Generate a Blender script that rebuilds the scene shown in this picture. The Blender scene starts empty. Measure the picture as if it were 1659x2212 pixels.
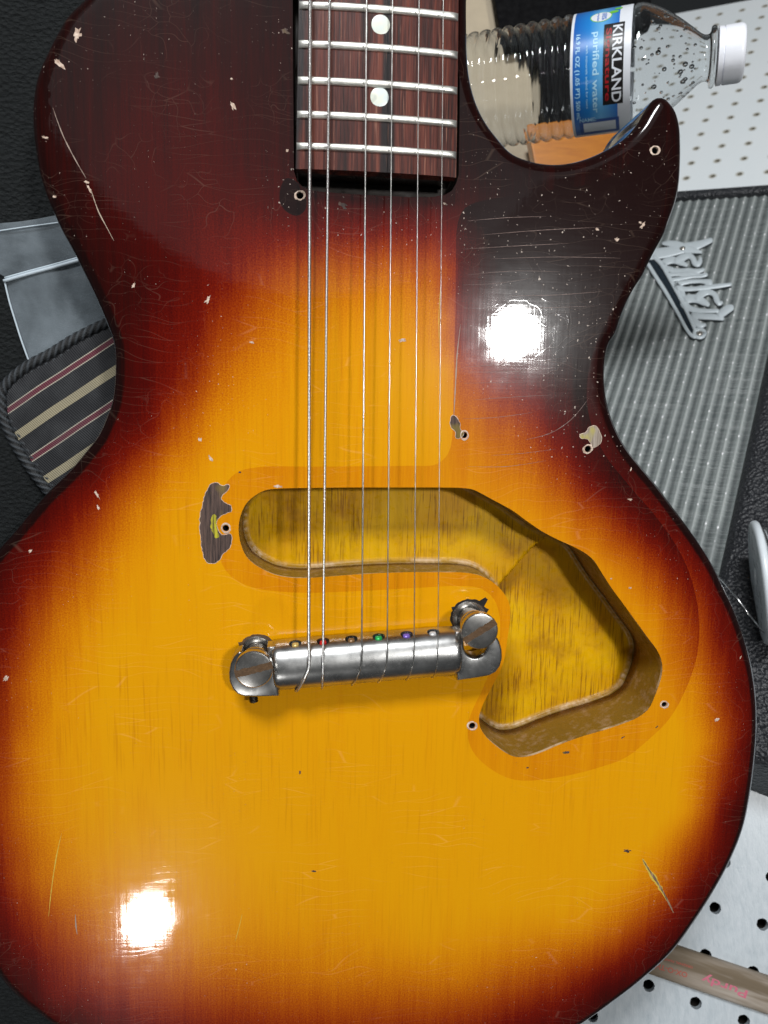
import bpy, bmesh, math, random
import numpy as np
from mathutils import Vector, Matrix, geometry, noise

# ------------------------------------------------------------------ scene, camera, world, lamps
sc = bpy.context.scene
COL = sc.collection
S = 0.001                                   # all dimensions below are millimetres
CAM_M = np.array([[0.9949227100813597, -0.0076823845839619365, -0.10034830308214855],
                  [0.020586322800545242, 0.9915349146232013, 0.12819795784922824],
                  [0.098513980114065, -0.12961286220998616, 0.9866587564461285]])
CAM_C = np.array([-22.5097, 83.8719, 277.3632])
FPX, CX, CY = 1597.0, 829.5, 1106.0

cam_d = bpy.data.cameras.new("camera"); cam = bpy.data.objects.new("camera", cam_d); COL.objects.link(cam)
cam_d.sensor_fit = 'VERTICAL'; cam_d.sensor_height = 36.0; cam_d.sensor_width = 36.0
cam_d.lens = 36.0 * FPX / 2212.0
cam_d.clip_start = 0.01; cam_d.clip_end = 50
mw = Matrix.Identity(4)
for r in range(3):
    for c in range(3): mw[r][c] = CAM_M[r][c]
    mw[r][3] = CAM_C[r] * S
cam.matrix_world = mw
cam_d.dof.use_dof = True; cam_d.dof.focus_distance = 0.292; cam_d.dof.aperture_fstop = 18.0
sc.camera = cam

world = bpy.data.worlds.new("World"); sc.world = world; world.use_nodes = True
bg = world.node_tree.nodes["Background"]
bg.inputs[0].default_value = (0.92, 0.97, 1.0, 1); bg.inputs[1].default_value = 0.06

def area_lamp(name, loc, target, size, power, color=(1, 1, 1), size_y=None):
    l = bpy.data.lights.new(name, 'AREA'); l.energy = power; l.color = color
    l.shape = 'RECTANGLE' if size_y else 'DISK'
    l.size = size
    if size_y: l.size_y = size_y
    o = bpy.data.objects.new(name, l); COL.objects.link(o)
    o.location = loc
    o.rotation_euler = (Vector(target) - Vector(loc)).to_track_quat('-Z', 'Y').to_euler()
    return o
# two small bright ceiling lamps (their mirror images are the two hot spots on the lacquer)
area_lamp("ceiling_spot_lamp", (0.381, 0.252, 1.2), (0.05, 0.05, 0), 0.095, 7.0, (1, 0.99, 0.97))
area_lamp("ceiling_spot_lamp", (-0.356, -0.978, 1.2), (0, 0, 0), 0.10, 2.1, (1, 0.99, 0.97))
# fluorescent panel over the head end of the bench, and the big dim diffuser next to it
area_lamp("ceiling_panel_lamp", (-0.30, 1.22, 1.05), (0.02, 0.05, 0), 0.42, 22.0, (0.97, 0.985, 1.0), 0.26)
area_lamp("ceiling_diffuser_lamp", (-0.02, 0.98, 1.30), (-0.02, 0.98, 0), 1.2, 1.3, (0.97, 0.98, 1.0), 1.30)

bpy.data.objects["ceiling_diffuser_lamp"].data.shape = 'ELLIPSE'

sc.view_settings.view_transform = 'Standard'; sc.view_settings.look = 'None'
sc.view_settings.exposure = 0.0; sc.view_settings.gamma = 1.0
sc.view_settings.use_curve_mapping = False
sc.render.engine = 'CYCLES'
sc.cycles.use_denoising = True
sc.cycles.max_bounces = 10; sc.cycles.diffuse_bounces = 3; sc.cycles.glossy_bounces = 3; sc.cycles.transmission_bounces = 10; sc.cycles.transparent_max_bounces = 16
sc.cycles.sample_clamp_indirect = 6.0

# ------------------------------------------------------------------ helpers: geometry
random.seed(7)
def ray(t):
    return CAM_M @ np.array([(t[0] - CX) / FPX, -(t[1] - CY) / FPX, -1.0])
def at(x, y, z=0.0):
    """where the line of sight through a photo point meets the horizontal plane z (mm)"""
    d = ray((x, y)); k = (z - CAM_C[2]) / d[2]
    return CAM_C + d * k
def at2(pts, z=0.0): return [tuple(at(x, y, z)[:2]) for x, y in pts]
def deep(x, y, depth):
    return CAM_C + ray((x, y)) * depth

class Frame:
    """a tilted plane, measured in the camera's own axes (z = -D + gx x + gy y), with its in-plane axes"""
    def __init__(s, D, gx, gy, th, o=None):
        e1 = np.array([1, 0, gx]); e1 = e1 / np.linalg.norm(e1)
        n = np.array([-gx, -gy, 1.0]); n = n / np.linalg.norm(n)
        e2 = np.cross(n, e1)
        a = math.cos(th) * e1 + math.sin(th) * e2; b = -math.sin(th) * e1 + math.cos(th) * e2
        s.a, s.b, s.n = CAM_M @ a, CAM_M @ b, CAM_M @ n
        ox, oy = o if o else (0, 0)
        s.o = CAM_C + CAM_M @ np.array([ox, oy, -D + gx * ox + gy * oy])
    def hit(s, x, y, h=0.0):
        d = ray((x, y)); k = np.dot(s.o + s.n * h - CAM_C, s.n) / np.dot(d, s.n)
        P = CAM_C + d * k - s.o
        return (np.dot(P, s.a), np.dot(P, s.b))
    def w(s, u, v, h=0.0): return s.o + s.a * u + s.b * v + s.n * h

ROOT = {}
def empty(name, loc, label=None, cat=None, group=None):
    o = bpy.data.objects.new(name, None); COL.objects.link(o)
    o.location = Vector(loc) * S; o.empty_display_size = 0.02
    ROOT[o.name] = np.array(loc, float)
    if label: tag(o, label, cat, group)
    return o
def tag(o, label=None, cat=None, group=None, kind=None):
    if label: o["label"] = label
    if cat: o["category"] = cat
    if group: o["group"] = group
    if kind: o["kind"] = kind
    return o
def part(name, verts, faces, mat, parent=None, smooth=True, origin=None):
    me = bpy.data.meshes.new(name)
    if parent is not None: off = ROOT[parent.name]
    else: off = np.array(origin if origin is not None else (0, 0, 0), float)
    v = (np.asarray(verts, float) - off) * S
    me.from_pydata([tuple(q) for q in v], [], [tuple(int(i) for i in f) for f in faces])
    me.validate(); me.update()
    if smooth: me.polygons.foreach_set("use_smooth", [True] * len(me.polygons))
    for m in (mat if isinstance(mat, (list, tuple)) else [mat]): me.materials.append(m)
    o = bpy.data.objects.new(name, me); COL.objects.link(o)
    if parent is not None: o.parent = parent
    else: o.location = Vector(off) * S
    ROOT[o.name] = off
    return o
def sharp(o, ang=35):
    me = o.data
    bm = bmesh.new(); bm.from_mesh(me)
    for e in bm.edges:
        if len(e.link_faces) == 2 and e.calc_face_angle(0) > math.radians(ang): e.smooth = False
    bm.to_mesh(me); bm.free()
    return o

class MB:
    def __init__(s): s.v = []; s.f = []
    def add(s, v, f):
        n = len(s.v); s.v += [tuple(q) for q in v]; s.f += [tuple(i + n for i in q) for q in f]
    def tube(s, pts, rad, k=10, cap=True, twist=None):
        pts = [np.array(p, float) for p in pts]; n = len(pts)
        rr = rad if hasattr(rad, '__len__') else [rad] * n
        up = None; vs = []
        for i, p in enumerate(pts):
            t = pts[min(i + 1, n - 1)] - pts[max(i - 1, 0)]; t = t / (np.linalg.norm(t) + 1e-9)
            if up is None:
                up = np.array([0, 0, 1.0]) if abs(t[2]) < .9 else np.array([1.0, 0, 0])
            x = np.cross(up, t); x /= np.linalg.norm(x); up = np.cross(t, x)
            for j in range(k):
                a = 2 * math.pi * j / k
                r = rr[i] * (twist(i, a) if twist else 1.0)
                vs.append(p + (x * math.cos(a) + up * math.sin(a)) * r)
        fs = [(i * k + j, i * k + (j + 1) % k, (i + 1) * k + (j + 1) % k, (i + 1) * k + j) for i in range(n - 1) for j in range(k)]
        if cap:
            fs.append(tuple(reversed(range(k)))); fs.append(tuple((n - 1) * k + j for j in range(k)))
        s.add(vs, fs)
    def lathe(s, o, ax, x, prof, k=48, closed=False):
        """profile of (radius, height) turned about ax"""
        o, ax, x = [np.array(q, float) for q in (o, ax, x)]; y = np.cross(ax, x); n = len(prof)
        vs = [o + ax * h + (x * math.cos(2 * math.pi * j / k) + y * math.sin(2 * math.pi * j / k)) * r for r, h in prof for j in range(k)]
        fs = [(i * k + j, i * k + (j + 1) % k, (i + 1) * k + (j + 1) % k, (i + 1) * k + j) for i in range(n - 1) for j in range(k)]
        if closed: fs += [((n - 1) * k + j, (n - 1) * k + (j + 1) % k, (j + 1) % k, j) for j in range(k)]
        s.add(vs, fs)
    def build(s, name, mat, parent=None, smooth=True, origin=None, ang=None):
        o = part(name, s.v, s.f, mat, parent, smooth, origin)
        if ang: sharp(o, ang)
        return o

def catmull(pts, closed, step):
    P = np.array(pts, float); n = len(P); out = []
    rng = range(n) if closed else range(n - 1)
    for i in rng:
        if closed: p0, p1, p2, p3 = P[i - 1], P[i], P[(i + 1) % n], P[(i + 2) % n]
        else: p0, p1, p2, p3 = P[max(i - 1, 0)], P[i], P[i + 1], P[min(i + 2, n - 1)]
        # centripetal parametrisation: no overshoot on uneven points
        t0 = 0; t1 = t0 + max(np.linalg.norm(p1 - p0), 1e-6) ** .5; t2 = t1 + max(np.linalg.norm(p2 - p1), 1e-6) ** .5; t3 = t2 + max(np.linalg.norm(p3 - p2), 1e-6) ** .5
        m = max(2, int(np.linalg.norm(p2 - p1) / step * 3))
        for q in range(m):
            t = t1 + (t2 - t1) * q / m
            A1 = (t1 - t) / (t1 - t0) * p0 + (t - t0) / (t1 - t0) * p1
            A2 = (t2 - t) / (t2 - t1) * p1 + (t - t1) / (t2 - t1) * p2
            A3 = (t3 - t) / (t3 - t2) * p2 + (t - t2) / (t3 - t2) * p3
            B1 = (t2 - t) / (t2 - t0) * A1 + (t - t0) / (t2 - t0) * A2
            B2 = (t3 - t) / (t3 - t1) * A2 + (t - t1) / (t3 - t1) * A3
            out.append((t2 - t) / (t2 - t1) * B1 + (t - t1) / (t2 - t1) * B2)
    if not closed: out.append(P[-1])
    out = np.array(out)
    loop = np.vstack([out, out[:1]]) if closed else out
    seg = np.linalg.norm(np.diff(loop, axis=0), axis=1); cum = np.concatenate([[0], np.cumsum(seg)])
    m = max(4, int(cum[-1] / step))
    ts = np.linspace(0, cum[-1], m + 1)
    if closed: ts = ts[:-1]
    return np.stack([np.interp(ts, cum, loop[:, k]) for k in range(P.shape[1])], 1)
def inside(poly, q):
    poly = np.asarray(poly); q = np.asarray(q); x, y = q[:, 0], q[:, 1]
    r = np.zeros(len(q), bool); n = len(poly)
    for i in range(n):
        x1, y1 = poly[i]; x2, y2 = poly[(i + 1) % n]
        if y1 == y2: continue
        c = ((y1 > y) != (y2 > y)) & (x < (x2 - x1) * (y - y1) / (y2 - y1) + x1)
        r ^= c
    return r
def segdist(poly, q, closed=True):
    poly = np.asarray(poly); q = np.asarray(q); d = np.full(len(q), 1e9)
    n = len(poly)
    for i in range(n if closed else n - 1):
        a = poly[i]; b = poly[(i + 1) % n]; ab = b - a; L = ab @ ab + 1e-12
        t = np.clip(((q - a) @ ab) / L, 0, 1)
        d = np.minimum(d, np.hypot(q[:, 0] - a[0] - t * ab[0], q[:, 1] - a[1] - t * ab[1]))
    return d
def area2(p):
    p = np.asarray(p); return 0.5 * np.sum(p[:, 0] * np.roll(p[:, 1], -1) - np.roll(p[:, 0], -1) * p[:, 1])
def normals2(p):
    """outward normals of a closed loop (counter-clockwise)"""
    t = np.roll(p, -1, 0) - np.roll(p, 1, 0); t /= np.linalg.norm(t, axis=1)[:, None] + 1e-12
    return np.stack([t[:, 1], -t[:, 0]], 1)
def cdt(loops, extra):
    vs = []; es = []
    for lp, closed in loops:
        n = len(vs); m = len(lp); vs += [Vector((float(a), float(b))) for a, b in lp]
        es += [(n + i, n + (i + 1) % m) for i in range(m if closed else m - 1)]
    vs += [Vector((float(a), float(b))) for a, b in extra]
    V, E_, F, _, _, _ = geometry.delaunay_2d_cdt(vs, es, [], 0, 1e-5)
    return np.array([(v.x, v.y) for v in V]), F
def grid(x0, x1, y0, y1, st):
    g = np.stack(np.meshgrid(np.arange(x0, x1, st), np.arange(y0, y1, st)), -1).reshape(-1, 2)
    g[:, 0] += ((np.arange(len(g)) // max(1, len(np.arange(x0, x1, st)))) % 2) * st * .5
    return g
def circle(c, r, n): return np.array([(c[0] + r * math.cos(2 * math.pi * i / n), c[1] + r * math.sin(2 * math.pi * i / n)) for i in range(n)])
def attr(o, name, vals, domain='POINT'):
    a = o.data.attributes.new(name, 'FLOAT', domain); a.data.foreach_set('value', np.asarray(vals, np.float32))

# ------------------------------------------------------------------ helpers: materials
class NT:
    def __init__(s, name):
        s.m = bpy.data.materials.new(name); s.m.use_nodes = True; s.t = s.m.node_tree
        s.b = s.t.nodes["Principled BSDF"]; s.out = s.t.nodes["Material Output"]
    def n(s, typ, **kw):
        nd = s.t.nodes.new(typ)
        for k, v in kw.items():
            if k.startswith('i_'):
                key = k[2:]; key = int(key) if key.isdigit() else key.replace('_', ' ')
                s.put(nd, key, v)
            else: setattr(nd, k, v)
        return nd
    def put(s, nd, key, v):
        if isinstance(v, bpy.types.NodeSocket): s.t.links.new(v, nd.inputs[key])
        else: nd.inputs[key].default_value = v
    def p(s, **kw):
        for k, v in kw.items(): s.put(s.b, k.replace('_', ' '), v)
        return s.m
    def obj(s): return s.n('ShaderNodeTexCoord').outputs['Object']
    def map(s, v, sc=(1, 1, 1), rot=(0, 0, 0), loc=(0, 0, 0)):
        return s.n('ShaderNodeMapping', i_0=v, i_Scale=sc, i_Rotation=rot, i_Location=loc).outputs[0]
    def noise(s, v, scale, detail=3, rough=.55, dist=0.0, col=False):
        nd = s.n('ShaderNodeTexNoise', i_Vector=v, i_Scale=scale, i_Detail=detail, i_Roughness=rough, i_Distortion=dist)
        return nd.outputs[1 if col else 0]
    def math(s, op, a, b=0.0, c=0.0, clamp=False):
        nd = s.n('ShaderNodeMath', operation=op, use_clamp=clamp); s.put(nd, 0, a); s.put(nd, 1, b); s.put(nd, 2, c); return nd.outputs[0]
    def ramp(s, f, stops, interp='LINEAR'):
        nd = s.n('ShaderNodeValToRGB', i_0=f); cr = nd.color_ramp; cr.interpolation = interp
        while len(cr.elements) < len(stops): cr.elements.new(0.5)
        for e, (p, c) in zip(cr.elements, stops):
            e.position = p; e.color = (c, c, c, 1) if not hasattr(c, '__len__') else tuple(c) + ((1,) if len(c) == 3 else ())
        return nd.outputs[0]
    def mix(s, f, a, b, mode='MIX'):
        nd = s.n('ShaderNodeMix', data_type='RGBA', blend_type=mode)
        for i, v in ((0, f), (6, a), (7, b)):
            if isinstance(v, bpy.types.NodeSocket): s.t.links.new(v, nd.inputs[i])
            else: nd.inputs[i].default_value = v if i == 0 else tuple(v) + (1,)
        return nd.outputs[2]
    def bump(s, h, strength, dist=0.001, prev=None):
        nd = s.n('ShaderNodeBump', i_Height=h, i_Strength=strength, i_Distance=dist)
        if prev is not None: s.put(nd, 'Normal', prev)
        return nd.outputs[0]
    def attr(s, name): return s.n('ShaderNodeAttribute', attribute_name=name).outputs['Fac']
    def vor(s, v, scale, feat='F1', rnd=1.0, out=0, dim='3D'):
        return s.n('ShaderNodeTexVoronoi', voronoi_dimensions=dim, feature=feat, i_Vector=v, i_Scale=scale, i_Randomness=rnd).outputs[out]

def plain(name, col, rough=.5, metal=0.0, var=.12, scale=400, bump=0.0, bscale=1500, **kw):
    t = NT(name); o = t.obj(); nz = t.noise(o, scale, 4)
    c = t.mix(nz, [x * (1 - var) for x in col], [min(1, x * (1 + var)) for x in col])
    t.p(Base_Color=c, Roughness=t.ramp(t.noise(o, scale * .6, 3), [(.3, max(0.02, rough * .8)), (.7, min(1, rough * 1.2))]), Metallic=metal)
    if bump: t.p(Normal=t.bump(t.noise(o, bscale, 3), bump, .0005))
    t.p(**kw)
    return t.m

# --- sunburst lacquer -------------------------------------------------------
def make_lacquer():
    t = NT("sunburst_lacquer"); o = t.obj()
    b = t.attr("burst"); g = t.attr("guard"); mk = t.attr("worn")
    def nz(v, scale, detail, rough=.55, dist=0.0, col=False):
        nd = t.n('ShaderNodeTexNoise', noise_dimensions='2D', i_Vector=v, i_Scale=scale, i_Detail=detail, i_Roughness=rough, i_Distortion=dist)
        return nd.outputs[1 if col else 0]
    grain = nz(t.map(o, (150, 7, 1)), 1.0, 4, .6, .5)
    fine = nz(t.map(o, (1500, 55, 1)), 1.0, 2, .6)
    spray = nz(o, 1700, 2, .75)
    f = t.math('ADD', b, t.math('MULTIPLY', g, .135))
    f = t.math('ADD', f, t.math('MULTIPLY', t.math('SUBTRACT', grain, .5), .13))
    mid = t.ramp(b, [(.0, .12), (.25, 1.0), (.7, .75), (.95, .0)])
    f = t.math('ADD', f, t.math('MULTIPLY', t.math('MULTIPLY', t.math('SUBTRACT', spray, .5), mid), .34))
    f = t.math('ADD', f, t.math('MULTIPLY', t.math('SUBTRACT', fine, .5), .10))
    f = t.math('ADD', f, t.math('MULTIPLY', mk, .35))
    col = t.ramp(f, [(0, (.73, .32, .0013)), (.10, (.69, .265, .0012)), (.22, (.58, .175, .001)), (.36, (.42, .085, .001)), (.50, (.275, .030, .0008)),
                     (.63, (.150, .0055, .0006)), (.78, (.066, .0016, .0006)), (.92, (.026, .0016, .0010)), (1, (.0090, .0016, .0013))])
    # soft darker streaks and short pores along the grain
    pores = t.ramp(nz(t.map(o, (1000, 34, 1)), 1.0, 2, .5), [(.56, 0.0), (.76, 1.0)])
    pm = t.ramp(nz(o, 13, 2), [(.42, .05), (.66, .34)])
    pf = t.math('MULTIPLY', t.math('MULTIPLY', pores, pm), t.ramp(b, [(.2, 1.0), (.6, 0.0)]))
    col = t.mix(pf, col, (.40, .115, .002))
    # checking: long, mostly horizontal hairlines in the lacquer, curly ones where the finish is thick
    wob = nz(o, 20, 2, .5, 0, True); wob2 = nz(o, 70, 1, .5, 0, True)
    wv = t.n('ShaderNodeVectorMath', operation='MULTIPLY_ADD'); t.put(wv, 0, wob); wv.inputs[1].default_value = (.02, .016, 0); t.put(wv, 2, o)
    wc = t.n('ShaderNodeVectorMath', operation='MULTIPLY_ADD'); t.put(wc, 0, wob2); wc.inputs[1].default_value = (.020, .020, 0); t.put(wc, 2, o)
    e1 = t.vor(t.map(wv.outputs[0], (22, 260, 1)), 1.0, 'DISTANCE_TO_EDGE', dim='2D')
    e2 = t.vor(t.map(wc.outputs[0], (120, 150, 1)), 1.0, 'DISTANCE_TO_EDGE', dim='2D')
    m1 = t.ramp(nz(o, 30, 2), [(.46, .0), (.60, 1.0)])
    m2 = t.math('MULTIPLY', t.ramp(nz(o, 36, 2), [(.47, 0.0), (.62, 1.0)]), t.ramp(b, [(.35, .0), (.75, 1.0)]))
    l1 = t.math('MULTIPLY', t.ramp(e1, [(.0, 1.0), (.022, 0.0)]), m1); l2 = t.math('MULTIPLY', t.ramp(e2, [(.0, 1.0), (.022, 0.0)]), m2)
    lines = t.math('MAXIMUM', l1, l2)
    lite = t.mix(.30, col, (.70, .50, .36), 'ADD')
    col = t.mix(t.math('MULTIPLY', lines, t.ramp(b, [(.3, .26), (.9, .15)])), col, lite)
    # dust specks and pin-prick nicks
    sv = t.n('ShaderNodeVectorMath', operation='MULTIPLY_ADD'); t.put(sv, 0, nz(o, 1400, 1, .5, 0, True)); sv.inputs[1].default_value = (.0009, .0009, 0); t.put(sv, 2, o)
    for sc_, r0, thr, amt in ((240, .050, .66, .75), (560, .080, .78, .55)):
        d = t.n('ShaderNodeTexVoronoi', voronoi_dimensions='2D', feature='F1', i_Vector=sv.outputs[0], i_Scale=sc_, i_Randomness=1.0)
        rs = t.n('ShaderNodeSeparateColor', i_0=d.outputs['Color'])
        r_ = t.math('MULTIPLY', t.ramp(rs.outputs[0], [(thr, 0.0), (1, r0)]), t.attr("dust"))
        speck = t.math('LESS_THAN', d.outputs['Distance'], r_)
        col = t.mix(t.math('MULTIPLY', speck, amt), col, (.66, .56, .48))
    # coat: hairlines, slight orange peel and grain telegraphing through
    ripple = nz(t.map(o, (26, 430, 1)), 1.0, 2, .6)
    grainh = nz(t.map(o, (800, 22, 1)), 1.0, 1, .6)
    peel = nz(o, 120, 2, .5)
    hsum = t.math('ADD', t.math('MULTIPLY', ripple, .045), t.math('ADD', t.math('MULTIPLY', grainh, .03), t.math('ADD', t.math('MULTIPLY', peel, .07), t.math('MULTIPLY', lines, .009))))
    n2 = t.bump(hsum, 1.0, .00017)
    t.p(Base_Color=col, Roughness=.21, Specular_IOR_Level=.07, Normal=n2, Coat_Weight=1.0, Coat_IOR=1.42, Coat_Normal=n2,
        Coat_Roughness=t.ramp(peel, [(.3, .03), (.7, .07)]))
    return t.m

def make_cavity():
    t = NT("routed_cavity_wood"); o = t.obj(); rim = t.attr("rim"); wall = t.attr("wall"); crest = t.attr("crest")
    col = t.mix(t.ramp(t.noise(o, 40, 2), [(.35, 0.0), (.65, 1.0)]), (.69, .385, .001), (.56, .265, .001))
    pores = t.ramp(t.noise(t.map(o, (1500, 60, 1500)), 1.0, 3, .6), [(.50, 0.0), (.64, 1.0)])
    pm = t.ramp(t.noise(o, 55, 3), [(.38, .12), (.64, .85)])
    col = t.mix(t.math('MULTIPLY', pores, pm), col, (.20, .075, .004))
    dirt = t.ramp(t.noise(o, 80, 4, .65), [(.55, 0.0), (.80, .6)])
    col = t.mix(dirt, col, (.24, .10, .006))
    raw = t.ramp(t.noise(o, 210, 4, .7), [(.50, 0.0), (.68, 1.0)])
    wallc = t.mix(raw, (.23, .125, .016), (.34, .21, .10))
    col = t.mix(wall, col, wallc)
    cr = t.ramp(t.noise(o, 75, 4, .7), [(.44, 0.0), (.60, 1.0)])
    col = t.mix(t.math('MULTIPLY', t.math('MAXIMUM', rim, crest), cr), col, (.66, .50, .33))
    t.p(Base_Color=col, Roughness=t.ramp(t.noise(o, 500, 2), [(.35, .25), (.65, .5)]), Specular_IOR_Level=.18,
        Normal=t.bump(t.noise(t.map(o, (700, 160, 700)), 1.0, 2), .12, .0005))
    return t.m

def make_rosewood():
    t = NT("rosewood"); o = t.obj()
    st = t.noise(t.map(o, (330, 14, 200)), 1.0, 5, .65, .6)
    fine = t.noise(t.map(o, (1700, 40, 900)), 1.0, 3, .6)
    band = t.noise(t.map(o, (95, 5, 95), loc=(3.1, 0, 0)), 1.0, 2, .5, .3)
    f = t.math('ADD', t.math('MULTIPLY', st, .7), t.math('MULTIPLY', fine, .3))
    col = t.ramp(f, [(.34, (.006, .004, .004)), (.45, (.045, .011, .008)), (.55, (.105, .024, .015)), (.70, (.19, .050, .028))])
    col = t.mix(t.ramp(band, [(.54, 0.0), (.62, .92)]), col, (.008, .007, .008))
    pores = t.ramp(fine, [(.60, 0.0), (.72, .7)])
    col = t.mix(pores, col, (.25, .12, .08))
    t.p(Base_Color=col, Roughness=.42, Specular_IOR_Level=.22, Normal=t.bump(fine, .35, .0004))
    return t.m

def make_metal(name, col, rough, pit=.5, dirt=(.08, .07, .055)):
    t = NT(name); o = t.obj()
    pz = t.ramp(t.noise(o, 1400, 4, .75), [(.56, 0.0), (.70, 1.0)])
    pm = t.ramp(t.noise(o, 130, 3), [(.42, .0), (.66, 1.0)])
    f = t.math('MULTIPLY', t.math('MULTIPLY', pz, pm), pit)
    col2 = t.mix(t.ramp(t.noise(o, 95, 4, .65), [(.35, 0.0), (.65, 1.0)]), [x * .72 for x in col], [min(1, x * 1.12) for x in col])
    c = t.mix(f, col2, dirt)
    r = t.math('ADD', t.ramp(t.noise(o, 160, 2), [(.3, rough * .9), (.7, rough * 1.15)]), t.math('MULTIPLY', f, .3))
    t.p(Base_Color=c, Metallic=t.math('SUBTRACT', 1.0, t.math('MULTIPLY', f, .6)), Roughness=r,
        Normal=t.bump(t.noise(o, 420, 2), .03, .0004))
    return t.m

LACQ = make_lacquer(); CAV = make_cavity(); ROSE = make_rosewood()
NICKEL = make_metal("aged_nickel", (.54, .54, .53), .28, .55)
STUDM = make_metal("stud_nickel", (.52, .505, .48), .26, .35)
FRETM = make_metal("fret_wire", (.86, .85, .79), .44, .15)
STEEL = make_metal("string_steel", (.80, .79, .75), .30, .1)
WOUND = None
RUST = plain("rusty_slot", (.11, .062, .030), .85, .2, .5, 900, .6, 1400)
DARK = plain("dark_recess", (.006, .0045, .004), .8)
BAREW = None

def make_wound():
    t = NT("wound_string"); o = t.obj()
    w = t.n('ShaderNodeTexWave', wave_type='BANDS', bands_direction='Y', i_Vector=o, i_Scale=650.0, i_Distortion=0.0).outputs[1]
    c = t.mix(w, (.40, .39, .38), (.97, .96, .93))
    t.p(Base_Color=c, Metallic=1.0, Roughness=.36, Normal=t.bump(w, .5, .0003))
    return t.m
WOUND = make_wound()
def make_bare(name, c1, c2, c3=None, streak=True):
    t = NT(name); o = t.obj()
    v = t.map(o, (1500, 60, 1500)) if streak else o
    nz = t.noise(v, 1.0 if streak else 600, 4, .7)
    col = t.ramp(nz, [(.36, c1), (.64, c2)])
    if c3: col = t.mix(t.ramp(t.noise(t.map(o, (120, 70, 120)), 1.0, 2), [(.54, 0.0), (.64, .8)]), col, c3)
    t.p(Base_Color=col, Roughness=.7, Normal=t.bump(nz, .6, .0004))
    return t.m
BARE_DARK = make_bare("bare_dark_wood", (.016, .009, .008), (.125, .075, .058), (.20, .14, .02))
BARE_PALE = make_bare("bare_pale_wood", (.36, .235, .17), (.74, .60, .49), streak=False)
BARE_GREY = make_bare("bare_grey_wood", (.20, .15, .115), (.42, .36, .30), (.42, .36, .05))

# ------------------------------------------------------------------ the setting
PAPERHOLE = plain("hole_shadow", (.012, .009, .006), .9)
def make_bench_white():
    t = NT("white_pegboard_sheen"); o = t.obj()
    st = t.noise(t.map(o, (420, 28, 400), rot=(0, 0, .12)), 1.0, 4, .7)
    c = t.mix(st, (.34, .40, .44), (.60, .64, .67))
    t.p(Base_Color=c, Roughness=t.ramp(st, [(.3, .26), (.7, .48)]), Normal=t.bump(st, .45, .0006), Coat_Weight=.3, Coat_Roughness=.25)
    return t.m
def make_board_white():
    t = NT("white_melamine_pegboard"); o = t.obj(); rm = t.attr("ring")
    c = t.mix(t.noise(o, 12, 2), (.80, .87, .90), (.88, .91, .92))
    c = t.mix(t.math('MULTIPLY', rm, .8), c, (.36, .32, .22))
    t.p(Base_Color=c, Roughness=.35, Coat_Weight=.2)
    return t.m
def pegboard(name, fr, x0, x1, y0, y1, ir, jr, sp, rad, thick, mat, label_kind, ring=0.0):
    holes = [circle((i * sp, j * sp), rad, 18) for i in ir for j in jr if x0 + rad < i * sp < x1 - rad and y0 + rad < j * sp < y1 - rad]
    rings = [circle((i * sp, j * sp), rad + ring, 18) for i in ir for j in jr if x0 + rad < i * sp < x1 - rad and y0 + rad < j * sp < y1 - rad] if ring else []
    rect = np.array([(x0, y0), (x1, y0), (x1, y1), (x0, y1)])
    V, F = cdt([(rect, True)] + [(h, True) for h in holes] + [(r, True) for r in rings], [])
    cen = np.array([V[list(f)].mean(0) for f in F])
    hc = np.array([h.mean(0) for h in holes])
    dist = np.min(np.linalg.norm(cen[:, None] - hc[None], axis=2), axis=1)
    keep = [f for f, d in zip(F, dist) if d > rad * .93]
    verts = [fr.w(x, y) for x, y in V]; faces = [tuple(f) for f in keep]; ringv = np.zeros(len(V))
    if ring:
        dv = np.min(np.linalg.norm(V[:, None] - hc[None], axis=2), axis=1); ringv = (dv < rad * 1.1).astype(float)
    ringv = list(ringv)
    for h in holes:
        n = len(verts); m = len(h)
        verts += [fr.w(x, y, -.05) for x, y in h] + [fr.w(x, y, -thick) for x, y in h]
        ringv += [1.0] * m + [1.0] * m
        faces += [(n + i, n + m + i, n + m + (i + 1) % m, n + (i + 1) % m) for i in range(m)]
    n = len(verts)
    for z in (-.1, -thick): verts += [fr.w(x, y, z) for x, y in rect]
    ringv += [0.0] * 8
    faces += [(n + i, n + 4 + i, n + 4 + (i + 1) % 4, n + (i + 1) % 4) for i in range(4)]
    o = part(name, verts, faces, mat, None, False, origin=fr.w(0, 0))
    attr(o, "ring", ringv)
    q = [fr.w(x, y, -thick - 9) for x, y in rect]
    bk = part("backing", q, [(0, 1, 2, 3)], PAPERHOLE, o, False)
    return o

# bench top: white pegboard that the stick, the spool and the amplifier stand on (one inch hole pitch)
FB = Frame(493.6, .152, -.220, -.26, (186.478, -222.97))
bench = pegboard("bench_top", FB, -330, 210, -130, FB.hit(1600, 1290)[1], range(-14, 9), range(-6, 19), 25.4, 3.2, 4.0, make_bench_white(), None)
tag(bench, "white pegboard bench top with round black holes", None, kind="structure")
# white pegboard panel at the back
FU = Frame(661.3, .461, -.734, -.170, (305.783, 327.49))
top_a = FU.hit(1400, 34)[1]; top_b = FU.hit(1655, 1)[1]
wallb = pegboard("back_panel", FU, FU.hit(1320, 150)[0], 420, -140, (top_a + top_b) / 2, range(-6, 17), range(-6, 30), 25.4, 2.3, 3.5, make_board_white(), None, ring=2.6)
tag(wallb, "white pegboard panel behind the bottle and the amplifier", None, kind="structure")
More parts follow.
